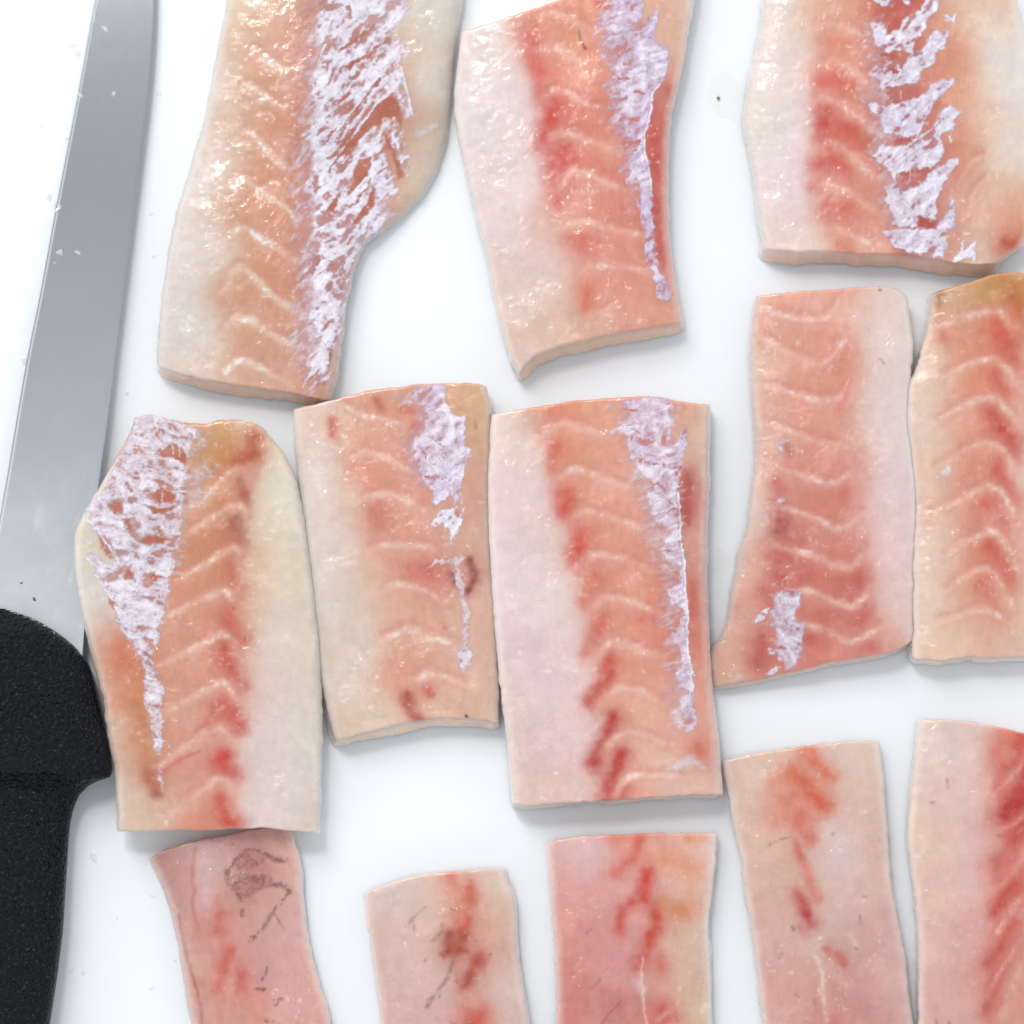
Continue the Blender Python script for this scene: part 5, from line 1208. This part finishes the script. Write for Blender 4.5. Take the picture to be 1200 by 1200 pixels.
    ZZ = cz[:, None] + hz[:, None] * uz[None]
    YY = np.repeat(ys[:, None], M, 1)
    ctr = P(XX.ravel(), YY.ravel(), np.full(XX.size, 0.012))
    V = ctr.copy()
    V[:, 2] = ZZ.ravel()
    R = len(ys)
    idx = np.arange(R * M).reshape(R, M)
    nx = np.roll(idx, -1, 1)
    q = np.c_[idx[:-1].ravel(), nx[:-1].ravel(), nx[1:].ravel(), idx[1:].ravel()]
    c0, c1 = V[:M].mean(0), V[-M:].mean(0)
    V = np.vstack([V, c0, c1]) - org
    tr = np.vstack([np.c_[nx[0], idx[0], np.full(M, R * M)], np.c_[idx[-1], nx[-1], np.full(M, R * M + 1)]])
    me = mesh_np('handle', V, q[:, ::-1], tr[:, ::-1])
    import bmesh
    bm = bmesh.new()
    bm.from_mesh(me)
    bmesh.ops.recalc_face_normals(bm, faces=bm.faces)
    bm.to_mesh(me)
    bm.free()
    add('handle', me, M_HANDLE, root)
    for (px, py, a_, b_) in ((25, 683, 1.6, 1.1), (40, 702, 1.3, 2.6)):
        V, q, t = dome(px, py, float(np.interp(py, [400, 800], [0.0064, 0.0090])) + 0.00005, a_, b_, 0.8, 0.4, int(px), 0.4, 12, 4)
        add('speck', mesh_np('speck', V - org, q, t), M_SPECK, root)


knife()


# ------------------------------------------------------------------ drops, specks and scraps
def one_dome(name, mat, label, cat, *a, **k):
    V, q, t = dome(*a, **k)
    org = V.mean(0)
    org[2] = a[2]
    me = mesh_np(name, V - org, q, t)
    o = add(name, me, mat)
    o.location = org
    o['label'] = label
    o['category'] = cat
    return o


def scrap(label, px, py, rx, ry, rot, sx, sy):
    root = empty('fish_scrap', P(np.array([px]), np.array([py]), np.array([0.]))[0], label, 'fish scrap')
    org = np.array(root.location)
    V, q, t = dome(px, py, 0.0002, rx, ry, 0.6, rot, int(px), 0.5, 36, 8)
    add('jelly', mesh_np('jelly', V - org, q, t), M_SCRAP, root)
    if sx:
        V, q, t = dome(sx, sy, 0.0007, 1.6, 2.4, 1.2, 0.3, 3, 0.3, 12, 4)
        add('speck', mesh_np('speck', V - org, q, t), M_SPECK, root)


scrap('faint jelly-like fish scrap with a brown speck, left of the top right piece', 856, 118, 20, 30, 0.15, 842, 115)
scrap('small faint cream fish scrap beside the flared corner of the piece right of centre', 847, 655, 9, 15, -0.2, None, None)

one_dome('water_drop', M_WATER, 'round clear water drop on the cutting edge of the knife blade', 'water drop', 68, 243, 0.0046, 5.5, 6.5, 5.0, 0.2, 1, 0.15)

rng = np.random.RandomState(5)
VV, QQ, TT = [], [], []
off = 0
spots = [(123, 34, .004, 2.5, 4), (133, 110, .004, 2, 3), (94, 112, .004, 2, 4), (70, 296, .005, 4, 4), (91, 296, .005, 3, 4), (64, 308, .005, 2, 3), (50, 363, .005, 1.5, 2), (78, 162, .0, 3, 3), (48, 147, 0, 5, 4), (57, 230, 0, 4, 6), (187, 110, 0, 3, 3),
         (177, 250, 0, 2, 3), (148, 461, 0, 2, 3), (28, 422, 0, 4, 6), (178, 1050, 0, 4, 1.5), (85, 1138, 0, 6, 1.5), (98, 1140, 0, 3, 3), (178, 1158, 0, 4, 2), (110, 1005, 0, 6, 4), (205, 1125, 0, 2, 2), (84, 52, 0, 4, 7), (90, 62, 0, 3, 5), (180, 300, .0, 2, 2), (137, 1075, 0, 2, 1.5)]
for k, (x, y, z, rx, ry) in enumerate(spots):
    V, q, t = dome(x, y, z + 0.0002 if z == 0 else np.interp(y, [0, 400], [.0041, .0062]), rx, ry, min(rx, ry) * 0.25, rng.uniform(0, 3), k, 0.5, 12, 4)
    VV.append(V)
    QQ.append(q + off)
    TT.append(t + off)
    off += len(V)
me = mesh_np('water_specks', np.vstack(VV), np.vstack(QQ), np.vstack(TT))
o = add('water_specks', me, M_WATER_GLINT)
o['label'] = 'tiny scattered water specks on the blade and the white board'
o['category'] = 'water'
o['kind'] = 'stuff'
